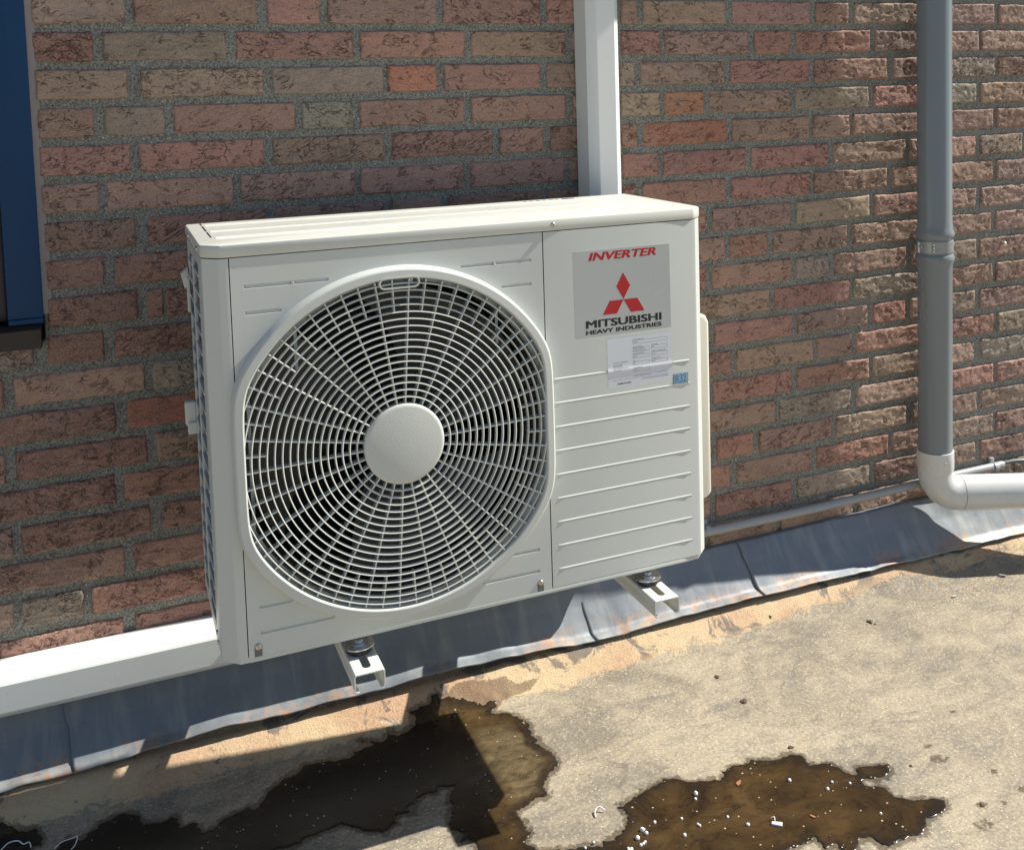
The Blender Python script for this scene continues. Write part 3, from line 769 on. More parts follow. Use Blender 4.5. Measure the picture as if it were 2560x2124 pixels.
WX0, WX1, WZ0 = -0.2935, -0.2215, 0.383       # window opening: bricks stop at WX1 above the sill
courses = {}
for r in range(-14, 22):
    segs = BR.get(r)
    if segs is None:
        o = rng.choice([0.0, 0.054, 0.107, 0.16])
        segs = [(0.6 + o, 0.8 + o, rng.choice('RDBPBT'))]
    courses[r] = fill_row(r, segs, -1.3, 3.2)

def brick_geo(x0, x1, zt, seed, hi=True):
    r = np.random.default_rng(seed)
    jb = lambda s: float(r.uniform(-s, s))
    zb = zt - BH
    st = 0.0030 if hi else 0.02
    n = max(4, int((x1 - x0) / st)); m_ = max(3, int(BH / st))
    u = np.linspace(0, 1, n + 1); v = np.linspace(0, 1, m_ + 1)
    # crowd the grid towards the arrises
    cu = 0.5 - 0.5 * np.cos(PI * u); cv = 0.5 - 0.5 * np.cos(PI * v)
    u = 0.75 * u + 0.25 * cu; v = 0.55 * v + 0.45 * cv
    U, Vv = np.meshgrid(u, v)
    X = x0 + U * (x1 - x0); Z = zb + Vv * (zt - zb)
    # wavy outline
    dx = 0.0018 * fbm(Z * 60 + seed, Z * 0 + seed * .7, 1, 3)
    dz = 0.0019 * fbm(X * 35 + seed, X * 0 + seed * .3, 2, 3)
    Xd = X + dx * (2 * U - 1) ** 3 + jb(0.0008)
    Zd = Z + dz + jb(0.0008) * (2 * U - 1)
    ex = np.minimum(X - x0, x1 - X); ez = np.minimum(Z - zb, zt - Z)
    rr = 0.0040
    cx = np.clip(rr - ex, 0, rr); cz = np.clip(rr - ez, 0, rr)
    dd = np.sqrt(cx ** 2 + cz ** 2)
    drop = rr - np.sqrt(np.maximum(rr * rr - np.minimum(dd, rr) ** 2, 0))
    ang = jb(0.5)
    A = X + Z * math.tan(ang); 
    h = 0.0011 * fbm(A * 26, Z * 60, seed % 977, 4, 0.6)
    rid = 1 - np.abs(fbm(A * 30 + 5, Z * 85, (seed + 7) % 977, 3, 0.6)) * 3.2
    gate = np.clip(fbm(X * 14, Z * 22, (seed + 13) % 977, 2) * 2.2 + 0.15, 0, 1)
    h = h - 0.0022 * np.clip(rid, 0, 1) ** 2 * gate
    h = h + 0.0009 * fbm(X * 130, Z * 170, (seed + 3) % 977, 2)
    tilt = jb(0.0011) * (2 * U - 1) + jb(0.0006) * (2 * Vv - 1)
    base = jb(0.0009)
    Yf = YW - base - h - tilt + drop
    ny, nx = X.shape
    P3 = np.stack([Xd.ravel(), Yf.ravel(), Zd.ravel()], 1)
    ii = np.arange(ny * nx).reshape(ny, nx)
    F = np.stack([ii[:-1, :-1].ravel(), ii[:-1, 1:].ravel(), ii[1:, 1:].ravel(), ii[1:, :-1].ravel()], 1)
    per = np.concatenate([ii[0, :-1], ii[:-1, -1], ii[-1, ::-1][:-1], ii[::-1, 0][:-1]])
    back = P3[per].copy(); back[:, 1] = YW + 0.02
    k = len(P3)
    P3 = np.concatenate([P3, back])
    q = len(per); a = np.arange(q)
    Fs = np.stack([per[a], k + a, k + (a + 1) % q, per[(a + 1) % q]], 1)
    return P3, np.concatenate([F, Fs])

stuffV, stuffF, nst, nb = [], [], 0, 0
for r, segs in courses.items():
    zt = BZ0 - r * BP
    for k, (a, b_, c) in enumerate(segs):
        if zt > 0.40 and a < WX1 + 0.006:           # beside the window opening
            if b_ < WX1 + 0.05: continue
            a = max(a, WX1 + 0.009)
        if b_ - a < 0.02: continue
        vis = (-0.5 < a < 2.12 or -0.5 < b_ < 2.12) and -1 <= r <= 19
        seed = (r + 20) * 131 + k * 17 + 5
        P3, F3 = brick_geo(a, b_, zt, seed, vis)
        if vis and nb < 298:
            o = np_mesh('brick', P3, F3, M['brick'], wall)
            base = COLS[c]; j = [rng.uniform(0.88, 1.12) for _ in range(3)]; g = rng.uniform(0.85, 1.15)
            o.color = (base[0] * g * (0.5 + 0.5 * j[0]), base[1] * g * (0.5 + 0.5 * j[1]), base[2] * g * (0.5 + 0.5 * j[2]), 1)
            nb += 1
        else:
            stuffV.append(P3); stuffF.append(F3 + nst); nst += len(P3)
o = np_mesh('outlying_bricks', np.concatenate(stuffV), np.concatenate(stuffF), M['brick'], wall)
o.color = (0.30, 0.175, 0.13, 1); o['kind'] = 'stuff'

# mortar bed: a rough sheet a few millimetres behind the brick faces
mx = np.concatenate([[-1.5, -0.8], np.arange(-0.5, 2.15, 0.0045), [2.6, 3.4]])
mz = np.concatenate([[-0.6, -0.4], np.arange(-0.30, 1.03, 0.0045), [1.4, 1.88]])
MX, MZ = np.meshgrid(mx, mz)
MY = YW + 0.0047 - 0.0022 * fbm(MX * 40, MZ * 40, 71, 4, 0.7) - 0.0008 * fbm(MX * 190, MZ * 190, 72, 2) - 0.0009 * fbm(MX * 420, MZ * 420, 73, 1)
inwin = (MX < WX1 + 0.004) & (MZ > WZ0 + 0.01)
MY = np.where(inwin, YW + 0.05, MY)
ii = np.arange(MX.size).reshape(MX.shape)
F = np.stack([ii[:-1, :-1].ravel(), ii[:-1, 1:].ravel(), ii[1:, 1:].ravel(), ii[1:, :-1].ravel()], 1)
np_mesh('mortar', np.stack([MX.ravel(), MY.ravel(), MZ.ravel()], 1), F, M['mortar'], wall)
box('wall_core', -1.5, 3.4, YW + 0.11, YW + 0.21, -0.6, 1.88, M['mortar'], wall)

# ------------------------------------------------------------------ window
win = thing('window', 'blue painted window frame at the left edge above a dark brown sill', 'window', (-0.26, YW, 0.4))
fr = box('frame', -0.2695, -0.2175, YW - 0.006, YW + 0.045, 0.431, 1.75, M['blue'], win, 0.0015)
box('frame_foot', -0.2693, -0.2178, YW - 0.0075, YW + 0.04, 0.421, 0.4305, M['blue'], win, 0.002)
box('sash', -0.335, -0.2697, YW + 0.012, YW + 0.045, 0.425, 1.75, M['navy'], win, 0.002)
box('pane', -1.2, -0.336, YW + 0.026, YW + 0.032, 0.5, 1.7, M['glass'], win)
box('sash_bottom_rail', -1.2, -0.3355, YW + 0.013, YW + 0.045, 0.425, 0.50, M['navy'], win, 0.002)
sl = prism('sill', [(YW - 0.020, 0.383), (YW - 0.020, 0.4135), (YW - 0.008, 0.4195), (YW + 0.045, 0.4205), (YW + 0.045, 0.383)], 'x', -1.25, -0.222, M['sill'], win, 0.0012)
# smeared mortar strip between frame and bricks
zz = np.linspace(0.435, 1.70, 260); xx = np.linspace(0, 1, 7)
SX, SZ = np.meshgrid(xx, zz)
wob = 0.0022 * fbm(SZ * 16, SZ * 0 + 2, 81, 3)
PX = -0.2176 + SX * 0.0135 + wob * SX
PY = YW - 0.001 + 0.0045 * SX ** 1.2 - 0.0012 * fbm(PX * 90, SZ * 60, 83, 3)
ii = np.arange(SX.size).reshape(SX.shape)
F = np.stack([ii[:-1, :-1].ravel(), ii[:-1, 1:].ravel(), ii[1:, 1:].ravel(), ii[1:, :-1].ravel()], 1)
np_mesh('joint_filler', np.stack([PX.ravel(), PY.ravel(), SZ.ravel()], 1), F, M['sealant'], win)

# ------------------------------------------------------------------ lead flashing sheets
def edge_z(x):
    xp = [-1.5, -0.35, -0.212, 0.0, 0.2, 0.43, 0.6, 0.72, 0.95, 1.12, 1.4, 1.66, 2.2, 3.2]
    zp = [-.330, -.332, -.328, -.318, -.322, -.314, -.325, -.335, -.327, -.3275, -.334, -.338, -.338, -.338]
    return np.interp(x, xp, zp) + 0.0200

def lead_sheet(x0, x1, label, lift, seed):
    n = int((x1 - x0) / 0.006) + 2; m_ = 34
    u = np.linspace(0, 1, n); v = np.linspace(0, 1, m_)
    Uu, Vv = np.meshgrid(u, v)
    # left edge of each sheet leans a little, corners are not square
    lean = 0.016 * Vv ** 1.6
    X = x0 + lean * (1 - Uu) + Uu * (x1 - x0) + 0.002 * (1 - Uu) * fbm(Vv * 5, Uu * 0 + seed, seed, 3)
    # profile wall -> apron -> lifted lip
    ez = edge_z(X) + 0.0024 * fbm(X * 9, X * 0 + 3, 90, 2)
    prof_y = np.interp(Vv, [0, 0.06, 0.62, 0.84, 1.0], [YW + 0.012, YW - 0.003, YW - 0.028, YW - 0.0632, YW - 0.0817])
    zt = -0.2165 + 0.003 * fbm(X * 12, X * 0, 95, 3)
    wz = np.interp(Vv, [0, 0.06, 0.62, 0.84, 1.0], [1.02, 1.0, 0.56, 0.09, 0.0])
    Z = ez + (zt - ez) * wz
    buck = 0.0045 * fbm(X * 7, Z * 9, seed, 3) * np.sin(PI * np.clip(Vv, 0, 1)) + 0.0012 * fbm(X * 30, Z * 20, seed + 4, 2)
    lip = 0.006 * fbm(X * 11, X * 0 + 7, 97, 3) * Vv ** 6
    Y = prof_y - buck - lift
    Z = Z + np.abs(lip) + lift * 0.6
    nv, nu = X.shape
    top = np.stack([X.ravel(), Y.ravel(), Z.ravel()], 1)
    bot = top + np.array([0, 0.0018, -0.0018])
    ii = np.arange(nv * nu).reshape(nv, nu)
    F = np.stack([ii[:-1, :-1].ravel(), ii[1:, :-1].ravel(), ii[1:, 1:].ravel(), ii[:-1, 1:].ravel()], 1)
    k = nv * nu
    per = np.concatenate([ii[0, :-1], ii[:-1, -1], ii[-1, ::-1][:-1], ii[::-1, 0][:-1]])
    q = len(per); a = np.arange(q)
    Fs = np.stack([per[a], per[(a + 1) % q], k + per[(a + 1) % q], k + per[a]], 1)
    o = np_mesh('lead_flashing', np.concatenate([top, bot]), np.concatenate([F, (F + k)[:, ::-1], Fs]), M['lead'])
    tag(o, label, 'flashing', 'lead flashing sheets along the foot of the wall')
    return o
lead_sheet(-1.5, -0.195, 'lead flashing sheet at the left edge under the white trunking', 0.0, 201)
lead_sheet(-0.226, 0.735, 'long lead flashing sheet below the outdoor unit', 0.0028, 202)
lead_sheet(0.712, 1.13, 'short lead flashing sheet behind the right hand mounting bracket', 0.0056, 203)
lead_sheet(1.104, 2.30, 'lead flashing sheet under the grey downpipe', 0.0082, 204)
lead_sheet(2.28, 3.3, 'lead flashing sheet beyond the right edge', 0.011, 205)

# ------------------------------------------------------------------ white trunking
def duct_profile(c0, c1):
    """outline (across, y): box with two chamfered front edges"""
    return [(c0, YW - 0.001), (c0 - 0.0, YW - 0.055), (c0 + 0.004, YW - 0.060), (c0 + 0.0125, YW - 0.0705), (c0 + 0.016, YW - 0.0725),
            (c1 - 0.016, YW - 0.0725), (c1 - 0.0125, YW - 0.0705), (c1 - 0.004, YW - 0.060), (c1, YW - 0.055), (c1, YW - 0.001)]
vd = thing('cable_trunking', 'upright white trunking rising behind the outdoor unit', 'trunking', (0.785, YW, 0.05))
prism('cover', duct_profile(0.7515, 0.8205), 'z', 0.05, 1.60, M['duct'], vd, angle=22)
bm = bmesh.new()
add_box(bm, 0.746, 0.7512, YW - 0.030, YW - 0.001, 0.05, 1.85, 0.001)
add_box(bm, 0.8208, 0.826, YW - 0.030, YW - 0.001, 0.05, 1.85, 0.001)
hd = thing('cable_trunking', 'level white trunking running left under the outdoor unit', 'trunking', (0.2, YW, -0.2))
hp = [(y, z) for z, y in [(-0.130, YW - 0.001), (-0.130, YW - 0.055), (-0.1315, YW - 0.060), (-0.1385, YW - 0.0705), (-0.142, YW - 0.0725),
      (-0.186, YW - 0.0725), (-0.1895, YW - 0.0705), (-0.1985, YW - 0.060), (-0.2, YW - 0.055), (-0.2, YW - 0.001)]]
prism('cover', hp, 'x', -1.5, 0.748, M['duct'], hd, angle=22)
bm.free()

# ------------------------------------------------------------------ outdoor unit
W, D, H = 0.78, 0.290, 0.583
ac = thing('air_conditioner', 'cream outdoor air conditioning unit with a round fan grille and red logo', 'outdoor unit', (W / 2, D / 2, 0))

def rect(x0, x1, z0, z1):
    return [(x0, z0), (x1, z0), (x1, z1), (x0, z1)]

def slot(x0, x1, z, r, n=6):
    p = []
    for k in range(n + 1):
        a = -PI / 2 + PI * k / n
        p.append((x1 - r + r * math.cos(a), z + r * math.sin(a)))
    for k in range(n + 1):
        a = PI / 2 + PI * k / n
        p.append((x0 + r + r * math.cos(a), z + r * math.sin(a)))
    return p

def plate(name, outer, holes, y0, y1, mat, parent, recess=(), rdepth=0.0016):
    """upright sheet in x-z with holes; 'recess' outlines become shallow pressed troughs"""
    bm = bmesh.new()
    loops = [outer] + list(holes) + list(recess)
    polys = [[Vector((x, z, 0)) for x, z in l] for l in loops]
    flat = [p for l in polys for p in l]
    tri = tessellate_polygon(polys)
    vs = [bm.verts.new((p.x, y0, p.y)) for p in flat]
    for t in tri:
        try: bm.faces.new([vs[i] for i in t])
        except ValueError: pass
    k = 0
    for li, l in enumerate(loops):
        n = len(l)
        front = vs[k:k + n]
        if li <= len(holes):
            back = [bm.verts.new((x, y1, z)) for x, z in l]
            for i in range(n):
                bm.faces.new((front[i], front[(i + 1) % n], back[(i + 1) % n], back[i]))
        else:
            cx = sum(p[0] for p in l) / n; cz = sum(p[1] for p in l) / n
            inner = []
            r = (max(p[1] for p in l) - min(p[1] for p in l)) / 2
            xm0, xm1 = min(p[0] for p in l) + r, max(p[0] for p in l) - r
            for x, z in l:
                ax = min(max(x, xm0), xm1)
                inner.append(bm.verts.new((ax + (x - ax) * 0.55, y0 + rdepth, cz + (z - cz) * 0.55)))
            for i in range(n):
                bm.faces.new((front[i], front[(i + 1) % n], inner[(i + 1) % n], inner[i]))
            bm.faces.new(inner)
        k += n
    return bm_obj(name, bm, mat, parent, angle=30)

# fan panel
CX, CZ = 0.2635, 0.2745
hole = [(CX + 0.230 * math.cos(2 * PI * k / 96), CZ + 0.236 * math.sin(2 * PI * k / 96)) for k in range(96)]
hole = [(min(max(x, CX - 0.224), CX + 0.222), z) for x, z in hole]
rec = [slot(0.050, 0.168, 0.5225, 0.0028), slot(0.050, 0.102, 0.486, 0.0028), slot(0.361, 0.475, 0.5225, 0.0028), slot(0.424, 0.475, 0.486, 0.0028),
       slot(0.050, 0.099, 0.0715, 0.0028), slot(0.050, 0.156, 0.0345, 0.0028), slot(0.378, 0.474, 0.0345, 0.0028), slot(0.428, 0.475, 0.0685, 0.0028)]
notchs = [slot(0.0435, 0.0525, 0.0, 0.0)] if False else []
fp = plate('fan_panel', [(0.0352, 0.001), (0.4928, 0.001), (0.4928, 0.5632), (0.0352, 0.5632)], [hole], 0.0, 0.012, M['cabinet'], ac, rec, 0.0022)
# pressed vertical creases of the panel
for x in (0.0505, 0.118, 0.415, 0.4835):
    bm = bmesh.new()
    z0, z1 = (0.40, 0.56) if x in (0.118, 0.415) else (0.02, 0.56)
    add_prism(bm, [(x - 0.0022, 0.0002), (x, -0.00006), (x + 0.0022, 0.0002)], 'z', z0, z1)
    bm_obj('panel_crease', bm, M['cabinet'], fp, angle=60)

# service panel, bent round the right hand corner and side
sp_out = [(0.4945, 0.0), (0.758, 0.0), (0.7625, 0.001), (0.7785, 0.017), (0.7795, 0.021), (0.7795, 0.2765), (0.7785, 0.2765), (0.7785, 0.022), (0.7617, 0.0025), (0.758, 0.0012), (0.4945, 0.0012)]
sp = prism('service_panel', sp_out, 'z', 0.002, 0.5632, M['cabinet'], ac, angle=25)
for k in list(range(9)) + [9]:
    z = 0.3325 - 0.0378 * (k if k < 9 else 0)
    bm = bmesh.new()
    n = 40; cols = 7
    prof = [(-0.0034, 0.0001), (-0.0018, -0.0003), (-0.0008, -0.0009), (0.0002, -0.0011), (0.0009, -0.0008), (0.0014, -0.0003), (0.0019, 0.0001)]
    g = []
    xa_, xb_ = (0.506, 0.5978) if k == 0 else ((0.7152, 0.746) if k == 9 else (0.506, 0.746))
    for i in range(n + 1):
        x = xa_ + (xb_ - xa_) * i / n
        e = 1 if 0 < i < n else 0.3
        g.append([bm.verts.new((x, -0.0001 + py * e, z + pz)) for pz, py in prof])
    for i in range(n):
        for j in range(cols - 1):
            bm.faces.new((g[i][j], g[i + 1][j], g[i + 1][j + 1], g[i][j + 1]))
    bm_obj('pressed_rib', bm, M['cabinet'], sp, angle=70)

# left corner post with its chamfer, and the side grille
post = [(0.0, 0.075), (0.0, 0.024), (0.0012, 0.0205), (0.0205, 0.0012), (0.024, 0.0), (0.0338, 0.0), (0.0338, 0.0012), (0.0245, 0.0012), (0.0215, 0.0022), (0.0022, 0.0215), (0.0012, 0.0245), (0.0012, 0.075)]
cp = prism('corner_post', post, 'z', 0.002, 0.5632, M['cabinet'], ac, angle=25)
box('seam_shade_strip', 0.0339, 0.0351, 0.003, 0.006, 0.002, 0.563, M['dark'], ac)  # black strip painting the shadow gap between post and panel
sg = box('side_frame', 0.0, 0.004, 0.263, 0.278, 0.0, 0.5632, M['cabinet'], ac, 0.001)
box('side_rail', 0.0, 0.003, 0.0752, 0.2628, 0.0, 0.022, M['cabinet'], sg)
box('side_rail', 0.0, 0.003, 0.0752, 0.2628, 0.548, 0.5632, M['cabinet'], sg)
box('side_bar', -0.0015, 0.004, 0.166, 0.173, 0.022, 0.548, M['cabinet'], sg, 0.001)
for k in range(18):
    z = 0.049 + 0.0284 * k
    bm = bmesh.new()
    add_box(bm, -0.0008, 0.0055, 0.0752, 0.2628, z - 0.0022, z + 0.0022, 0.0008, 1)
    bm_obj('side_slat', bm, M['cabinet'], sg)
box('coil', 0.014, 0.034, 0.06, 0.273, 0.015, 0.56, M['coil'], ac)
box('coil_back', 0.034, 0.70, 0.25, 0.272, 0.015, 0.56, M['coil'], ac)
bx = box('chamber_wall', 0.0345, 0.04, 0.02, 0.25, 0.01, 0.56, M['dark'], ac)
box('partition', 0.51, 0.515, 0.013, 0.25, 0.01, 0.56, M['dark'], ac)
prism('chamber_floor', [(0.002, 0.2765), (0.002, 0.024), (0.024, 0.002), (0.757, 0.002), (0.777, 0.022), (0.777, 0.2765)], 'z', -0.006, 0.003, M['cabinet'], ac, 0.0006)
box('inner_back', 0.034, 0.7785, 0.2735, 0.2755, 0.004, 0.56, M['dark'], ac)
box('base_rim', 0.036, 0.748, 0.0015, 0.006, -0.0065, 0.0008, M['cabinet'], ac, 0.0008)
# sensor clip and cable bracket on the back left edge
bm = bmesh.new()
add_box(bm, -0.0165, 0.0002, 0.276, 0.290, 0.262, 0.300, 0.003)
add_box(bm, -0.0135, 0.0002, 0.270, 0.284, 0.249, 0.268, 0.002)
bm_obj('sensor_clip', bm, M['spoke'], ac)
bm = bmesh.new()
add_prism(bm, [(-0.0125, 0.508), (-0.002, 0.516), (0.001, 0.494), (-0.0075, 0.484)], 'y', 0.262, 0.284, 0.001)
add_box(bm, -0.005, 0.0, 0.256, 0.262, 0.448, 0.502, 0.001)
bm_obj('cable_bracket', bm, M['spoke'], ac)

# lid
LZ0, LZ1 = 0.5640, 0.5825
lidp = [(-0.001, 0.291), (-0.001, 0.0245), (0.0008, 0.0195), (0.0200, 0.0003), (0.0245, -0.0015), (0.757, -0.0015), (0.7620, 0.0), (0.7795, 0.0165), (0.7812, 0.0215), (0.7812, 0.291)]
lid = prism('lid', lidp, 'z', LZ0, LZ1, M['lid'], ac, bev=0.0032, angle=28)
for y, w, h in ((0.084, 0.0035, 0.0014), (0.165, 0.0028, 0.0012), (0.250, 0.0028, 0.0012), (0.070, 0.002, 0.0009)):
    bm = bmesh.new()
    add_prism(bm, [(y - w, LZ1 - 0.0003), (y - w * 0.45, LZ1 + h), (y + w * 0.45, LZ1 + h), (y + w, LZ1 - 0.0003)], 'x', 0.026, 0.757)
    bm_obj('lid_rib', bm, M['lid'], lid, angle=80)
for a, b_ in ((0.092, 0.158), (0.171, 0.243), (0.256, 0.281)):
    box('lid_slot_shade', 0.0200, 0.0222, a, b_, LZ1 - 0.001, LZ1 + 0.0004, M['dark'], lid)  # dark bars on the lid surface, painting the shade of recessed slots
# pressed arrow marks near the back of the lid
bm = bmesh.new()
for k in range(7):
    x = 0.566 + k * 0.0125
    add_box(bm, x, x + 0.0075, 0.268 + 0.002 * (k % 2), 0.2695 + 0.002 * (k % 2), LZ1 - 0.0005, LZ1 + 0.0007)
add_prism(bm, [(0.645, 0.2665), (0.663, 0.2665), (0.668, 0.271), (0.658, 0.275), (0.643, 0.273)], 'z', LZ1 - 0.0005, LZ1 + 0.0009)
bm_obj('pressed_mark', bm, M['ink'], lid, angle=60)
screw('lid_screw', (0.5105, -0.0014, 0.5735), (0, -1, 0), 0.0042, 0.0028, M['steel'], ac)
screw('lid_screw', (-0.0009, 0.060, 0.5725), (-1, 0, 0), 0.0038, 0.0025, M['steel'], ac)
screw('lid_screw', (-0.0009, 0.225, 0.5725), (-1, 0, 0), 0.0038, 0.0025, M['steel'], ac)
for x in (0.048, 0.4735):
    box('screw_notch', x - 0.0052, x + 0.0052, -0.0004, 0.0006, 0.0012, 0.0155, M['barrel'], ac)
    screw('panel_screw', (x, -0.0003, 0.0155), (0, -1, 0), 0.0045, 0.0028, M['steel'], ac)
screw('side_screw', (-0.0003, 0.060, 0.02), (-1, 0, 0), 0.0035, 0.0022, M['steel'], ac)
screw('side_screw', (-0.0003, 0.045, 0.012), (-1, 0, 0), 0.0032, 0.0022, M['steel'], ac)

# fan ring: truncated round bezel
def trunc(th, R, fl):
    c = abs(math.cos(th))
    k = 44.0                                    # soft minimum rounds the four corners
    a = R
    b2 = fl / max(c, 1e-4)
    return (a ** -k + b2 ** -k) ** (-1.0 / k) if b2 < 2 * R else R
nseg = 240
sect = [(0.2590, 0.2380, 0.0008), (0.2583, 0.2373, -0.006), (0.2570, 0.2360, -0.0138), (0.2555, 0.2345, -0.0163), (0.2535, 0.2328, -0.0174),
        (0.2440, 0.2238, -0.0180), (0.2424, 0.2222, -0.0172), (0.2416, 0.2214, -0.0150), (0.2405, 0.2210, -0.002), (0.2370, 0.2190, 0.016)]
bm = bmesh.new()
rings = []
for R_, fl, y in sect:
    rings.append([bm.verts.new((CX + trunc(2 * PI * k / nseg, R_, fl) * math.cos(2 * PI * k / nseg), y, CZ + trunc(2 * PI * k / nseg, R_, fl) * math.sin(2 * PI * k / nseg))) for k in range(nseg)])
for i in range(len(rings) - 1):
    for k in range(nseg):
        bm.faces.new((rings[i][k], rings[i][(k + 1) % nseg], rings[i + 1][(k + 1) % nseg], rings[i + 1][k]))
fg = bm_obj('fan_grille', bm, M['grille'], ac, angle=24)
# concentric rings
def band(name, r, y0, y1, t, mat, parent, seg=128):
    bm = bmesh.new()
    rs = []
    for rr, yy in ((r - t / 2, y0 + 0.0005), (r, y0), (r + t / 2, y0 + 0.0005), (r + t / 2 + 0.0004, y1), (r - t / 2 - 0.0004, y1)):
        rs.append([bm.verts.new((CX + rr * math.cos(2 * PI * k / seg), yy, CZ + rr * math.sin(2 * PI * k / seg))) for k in range(seg)])
    for i in range(5):
        for k in range(seg):
            a, b_ = rs[i], rs[(i + 1) % 5]
            bm.faces.new((a[k], a[(k + 1) % seg], b_[(k + 1) % seg], b_[k]))
    return bm_obj(name, bm, mat, parent, angle=50)
RH = 0.0585
for k in range(1, 18):
    r = RH + 0.01035 * k
    band('grille_ring', r, -0.0155, -0.0090, 0.0016, M['spoke'], fg, 160)
# spokes: thirty long, thirty short
def spoke_mesh(r0, r1):
    bm = bmesh.new()
    add_box(bm, r0, r1, -0.0138, -0.0020, -0.0010, 0.0010, 0.0003, 1)
    me = bpy.data.meshes.new('spoke')
    bm.to_mesh(me); bm.free(); me.materials.append(M['spoke'])
    return me
long_me = spoke_mesh(0.054, 0.2405)
short_me = {}
for k in range(60):
    th = 2 * PI * (k + 0.35) / 60
    c = abs(math.cos(th))
    rmax = min(0.2405, 0.2212 / max(c, 1e-4))
    longk = k % 2 == 0
    key = (longk, round(rmax, 3))
    if longk and rmax > 0.2400: me = long_me
    else:
        if key not in short_me:
            short_me[key] = spoke_mesh(0.054 if longk else (0.1925 if (k // 2) % 3 else 0.182), rmax)
        me = short_me[key]
    o = bpy.data.objects.new('spoke', me)
    o.location = (CX, 0, CZ)
    o.rotation_euler = (0, -th, 0)
    link(o, fg)
# hub cap
bm = bmesh.new()
prof = [(0.0585, -0.0020), (0.0592, -0.0150), (0.0575, -0.0168), (0.0540, -0.0175), (0.0, -0.0178)]
seg = 96; last = None
for rr, y in prof[:-1]:
    ring = [bm.verts.new((CX + rr * math.cos(2 * PI * k / seg), y, CZ + rr * math.sin(2 * PI * k / seg))) for k in range(seg)]
    if last:
        for k in range(seg): bm.faces.new((last[k], last[(k + 1) % seg], ring[(k + 1) % seg], ring[k]))
    last = ring
bm.faces.new(last)
bm_obj('hub_cap', bm, M['grille'], fg, angle=50)
# screw recess at the top of the ring
tab = plate('screw_tab', slot(0.2345, 0.2945, 0.5105, 0.0085, 10), [slot(0.2368, 0.2922, 0.5105, 0.0062, 10)], -0.0186, -0.006, M['grille'], fg)
box('tab_floor', 0.236, 0.293, -0.0075, -0.006, 0.503, 0.518, M['barrel'], fg)
screw('tab_screw', (0.2835, -0.0078, 0.5115), (0, -1, 0), 0.004, 0.0025, M['steel'], fg)
# fan barrel, motor and three blades
bm = bmesh.new()
rs = []
for rr, y in ((0.2362, 0.0125), (0.2335, 0.03), (0.2315, 0.085), (0.240, 0.10)):
    rs.append([bm.verts.new((CX + min(rr, 0.2185 / max(abs(math.cos(2 * PI * k / 96)), .01)) * math.cos(2 * PI * k / 96), y, CZ + rr * math.sin(2 * PI * k / 96))) for k in range(96)])
for i in range(3):
    for k in range(96):
        bm.faces.new((rs[i][k], rs[i][(k + 1) % 96], rs[i + 1][(k + 1) % 96], rs[i + 1][k]))
bm_obj('fan_barrel', bm, M['barrel'], ac, angle=50)
tube('fan_motor', [(CX, 0.06, CZ), (CX, 0.15, CZ)], 0.045, M['fan'], ac, 32)
bm = bmesh.new()
for b3 in range(3):
    g = []
    for i in range(13):
        r = 0.045 + 0.175 * i / 12
        row = []
        for j in range(11):
            a = b3 * 2 * PI / 3 + 0.5 + (j / 10 - 0.5) * (1.25 + 0.35 * i / 12) + 0.5 * i / 12
            y = 0.075 + 0.045 * (j / 10 - 0.5) * (1.3 - 0.3 * i / 12)
            row.append(bm.verts.new((CX + r * math.cos(a), y, CZ + r * math.sin(a))))
        g.append(row)
    for i in range(12):
        for j in range(10):
            bm.faces.new((g[i][j], g[i + 1][j], g[i + 1][j + 1], g[i][j + 1]))
bm_obj('fan_blades', bm, M['fan'], ac, angle=60)

# valve cover on the right side
bm = bmesh.new()
add_prism(bm, [(0.7796, 0.402), (0.7796, 0.052), (0.8210, 0.066), (0.8265, 0.074), (0.8265, 0.374), (0.8205, 0.386)], 'y', 0.068, 0.262, 0.006, 3)
bm_obj('valve_cover', bm, M['cover'], ac, angle=40)

# ---- stickers and print
YS = -0.0006
st = plate('logo_sticker', [(0.5455, 0.391), (0.7120, 0.391), (0.7138, 0.3925), (0.7135, 0.5262), (0.7118, 0.528), (0.5448, 0.528), (0.5432, 0.5262), (0.5438, 0.3925)], [], YS, YS + 0.0004, M['sticker'], ac)

def text(name, body, x0, x1, z0, z1, mat, parent, y=-0.00068, shear=0.0, bold=0.0, thick=0.0):
    cu = bpy.data.curves.new(name, 'FONT')
    cu.body = body
    cu.size = 1.0
    cu.shear = shear
    cu.offset = bold
    cu.resolution_u = 3
    tmp = bpy.data.objects.new(name, cu)
    COL.objects.link(tmp)
    bpy.context.view_layer.update()
    me0 = bpy.data.meshes.new_from_object(tmp.evaluated_get(bpy.context.evaluated_depsgraph_get()))
    bpy.data.objects.remove(tmp)
    co = np.array([v.co[:] for v in me0.vertices])
    fs0 = [tuple(p.vertices) for p in me0.polygons]
    mn, mxx = co.min(0), co.max(0)
    x0 += thick; x1 -= thick; z0 += thick * 0.35; z1 -= thick * 0.35
    X = x0 + (co[:, 0] - mn[0]) / (mxx[0] - mn[0]) * (x1 - x0)
    Z = z0 + (co[:, 1] - mn[1]) / (mxx[1] - mn[1]) * (z1 - z0)
    sh = [(0, 0)] if thick == 0 else [(-1, -.35), (-.5, .35), (0, -.35), (0, .35), (.5, -.35), (1, .35), (-1, .35), (1, -.35)]
    vs, fs = [], []
    for i, (dx, dz) in enumerate(sh):
        k = len(vs)
        vs += [(x + dx * thick, y - 0.000004 * i, z + dz * thick) for x, z in zip(X, Z)]
        fs += [tuple(k + q for q in f) for f in fs0]
    return mesh(name, vs, fs, mat, parent)

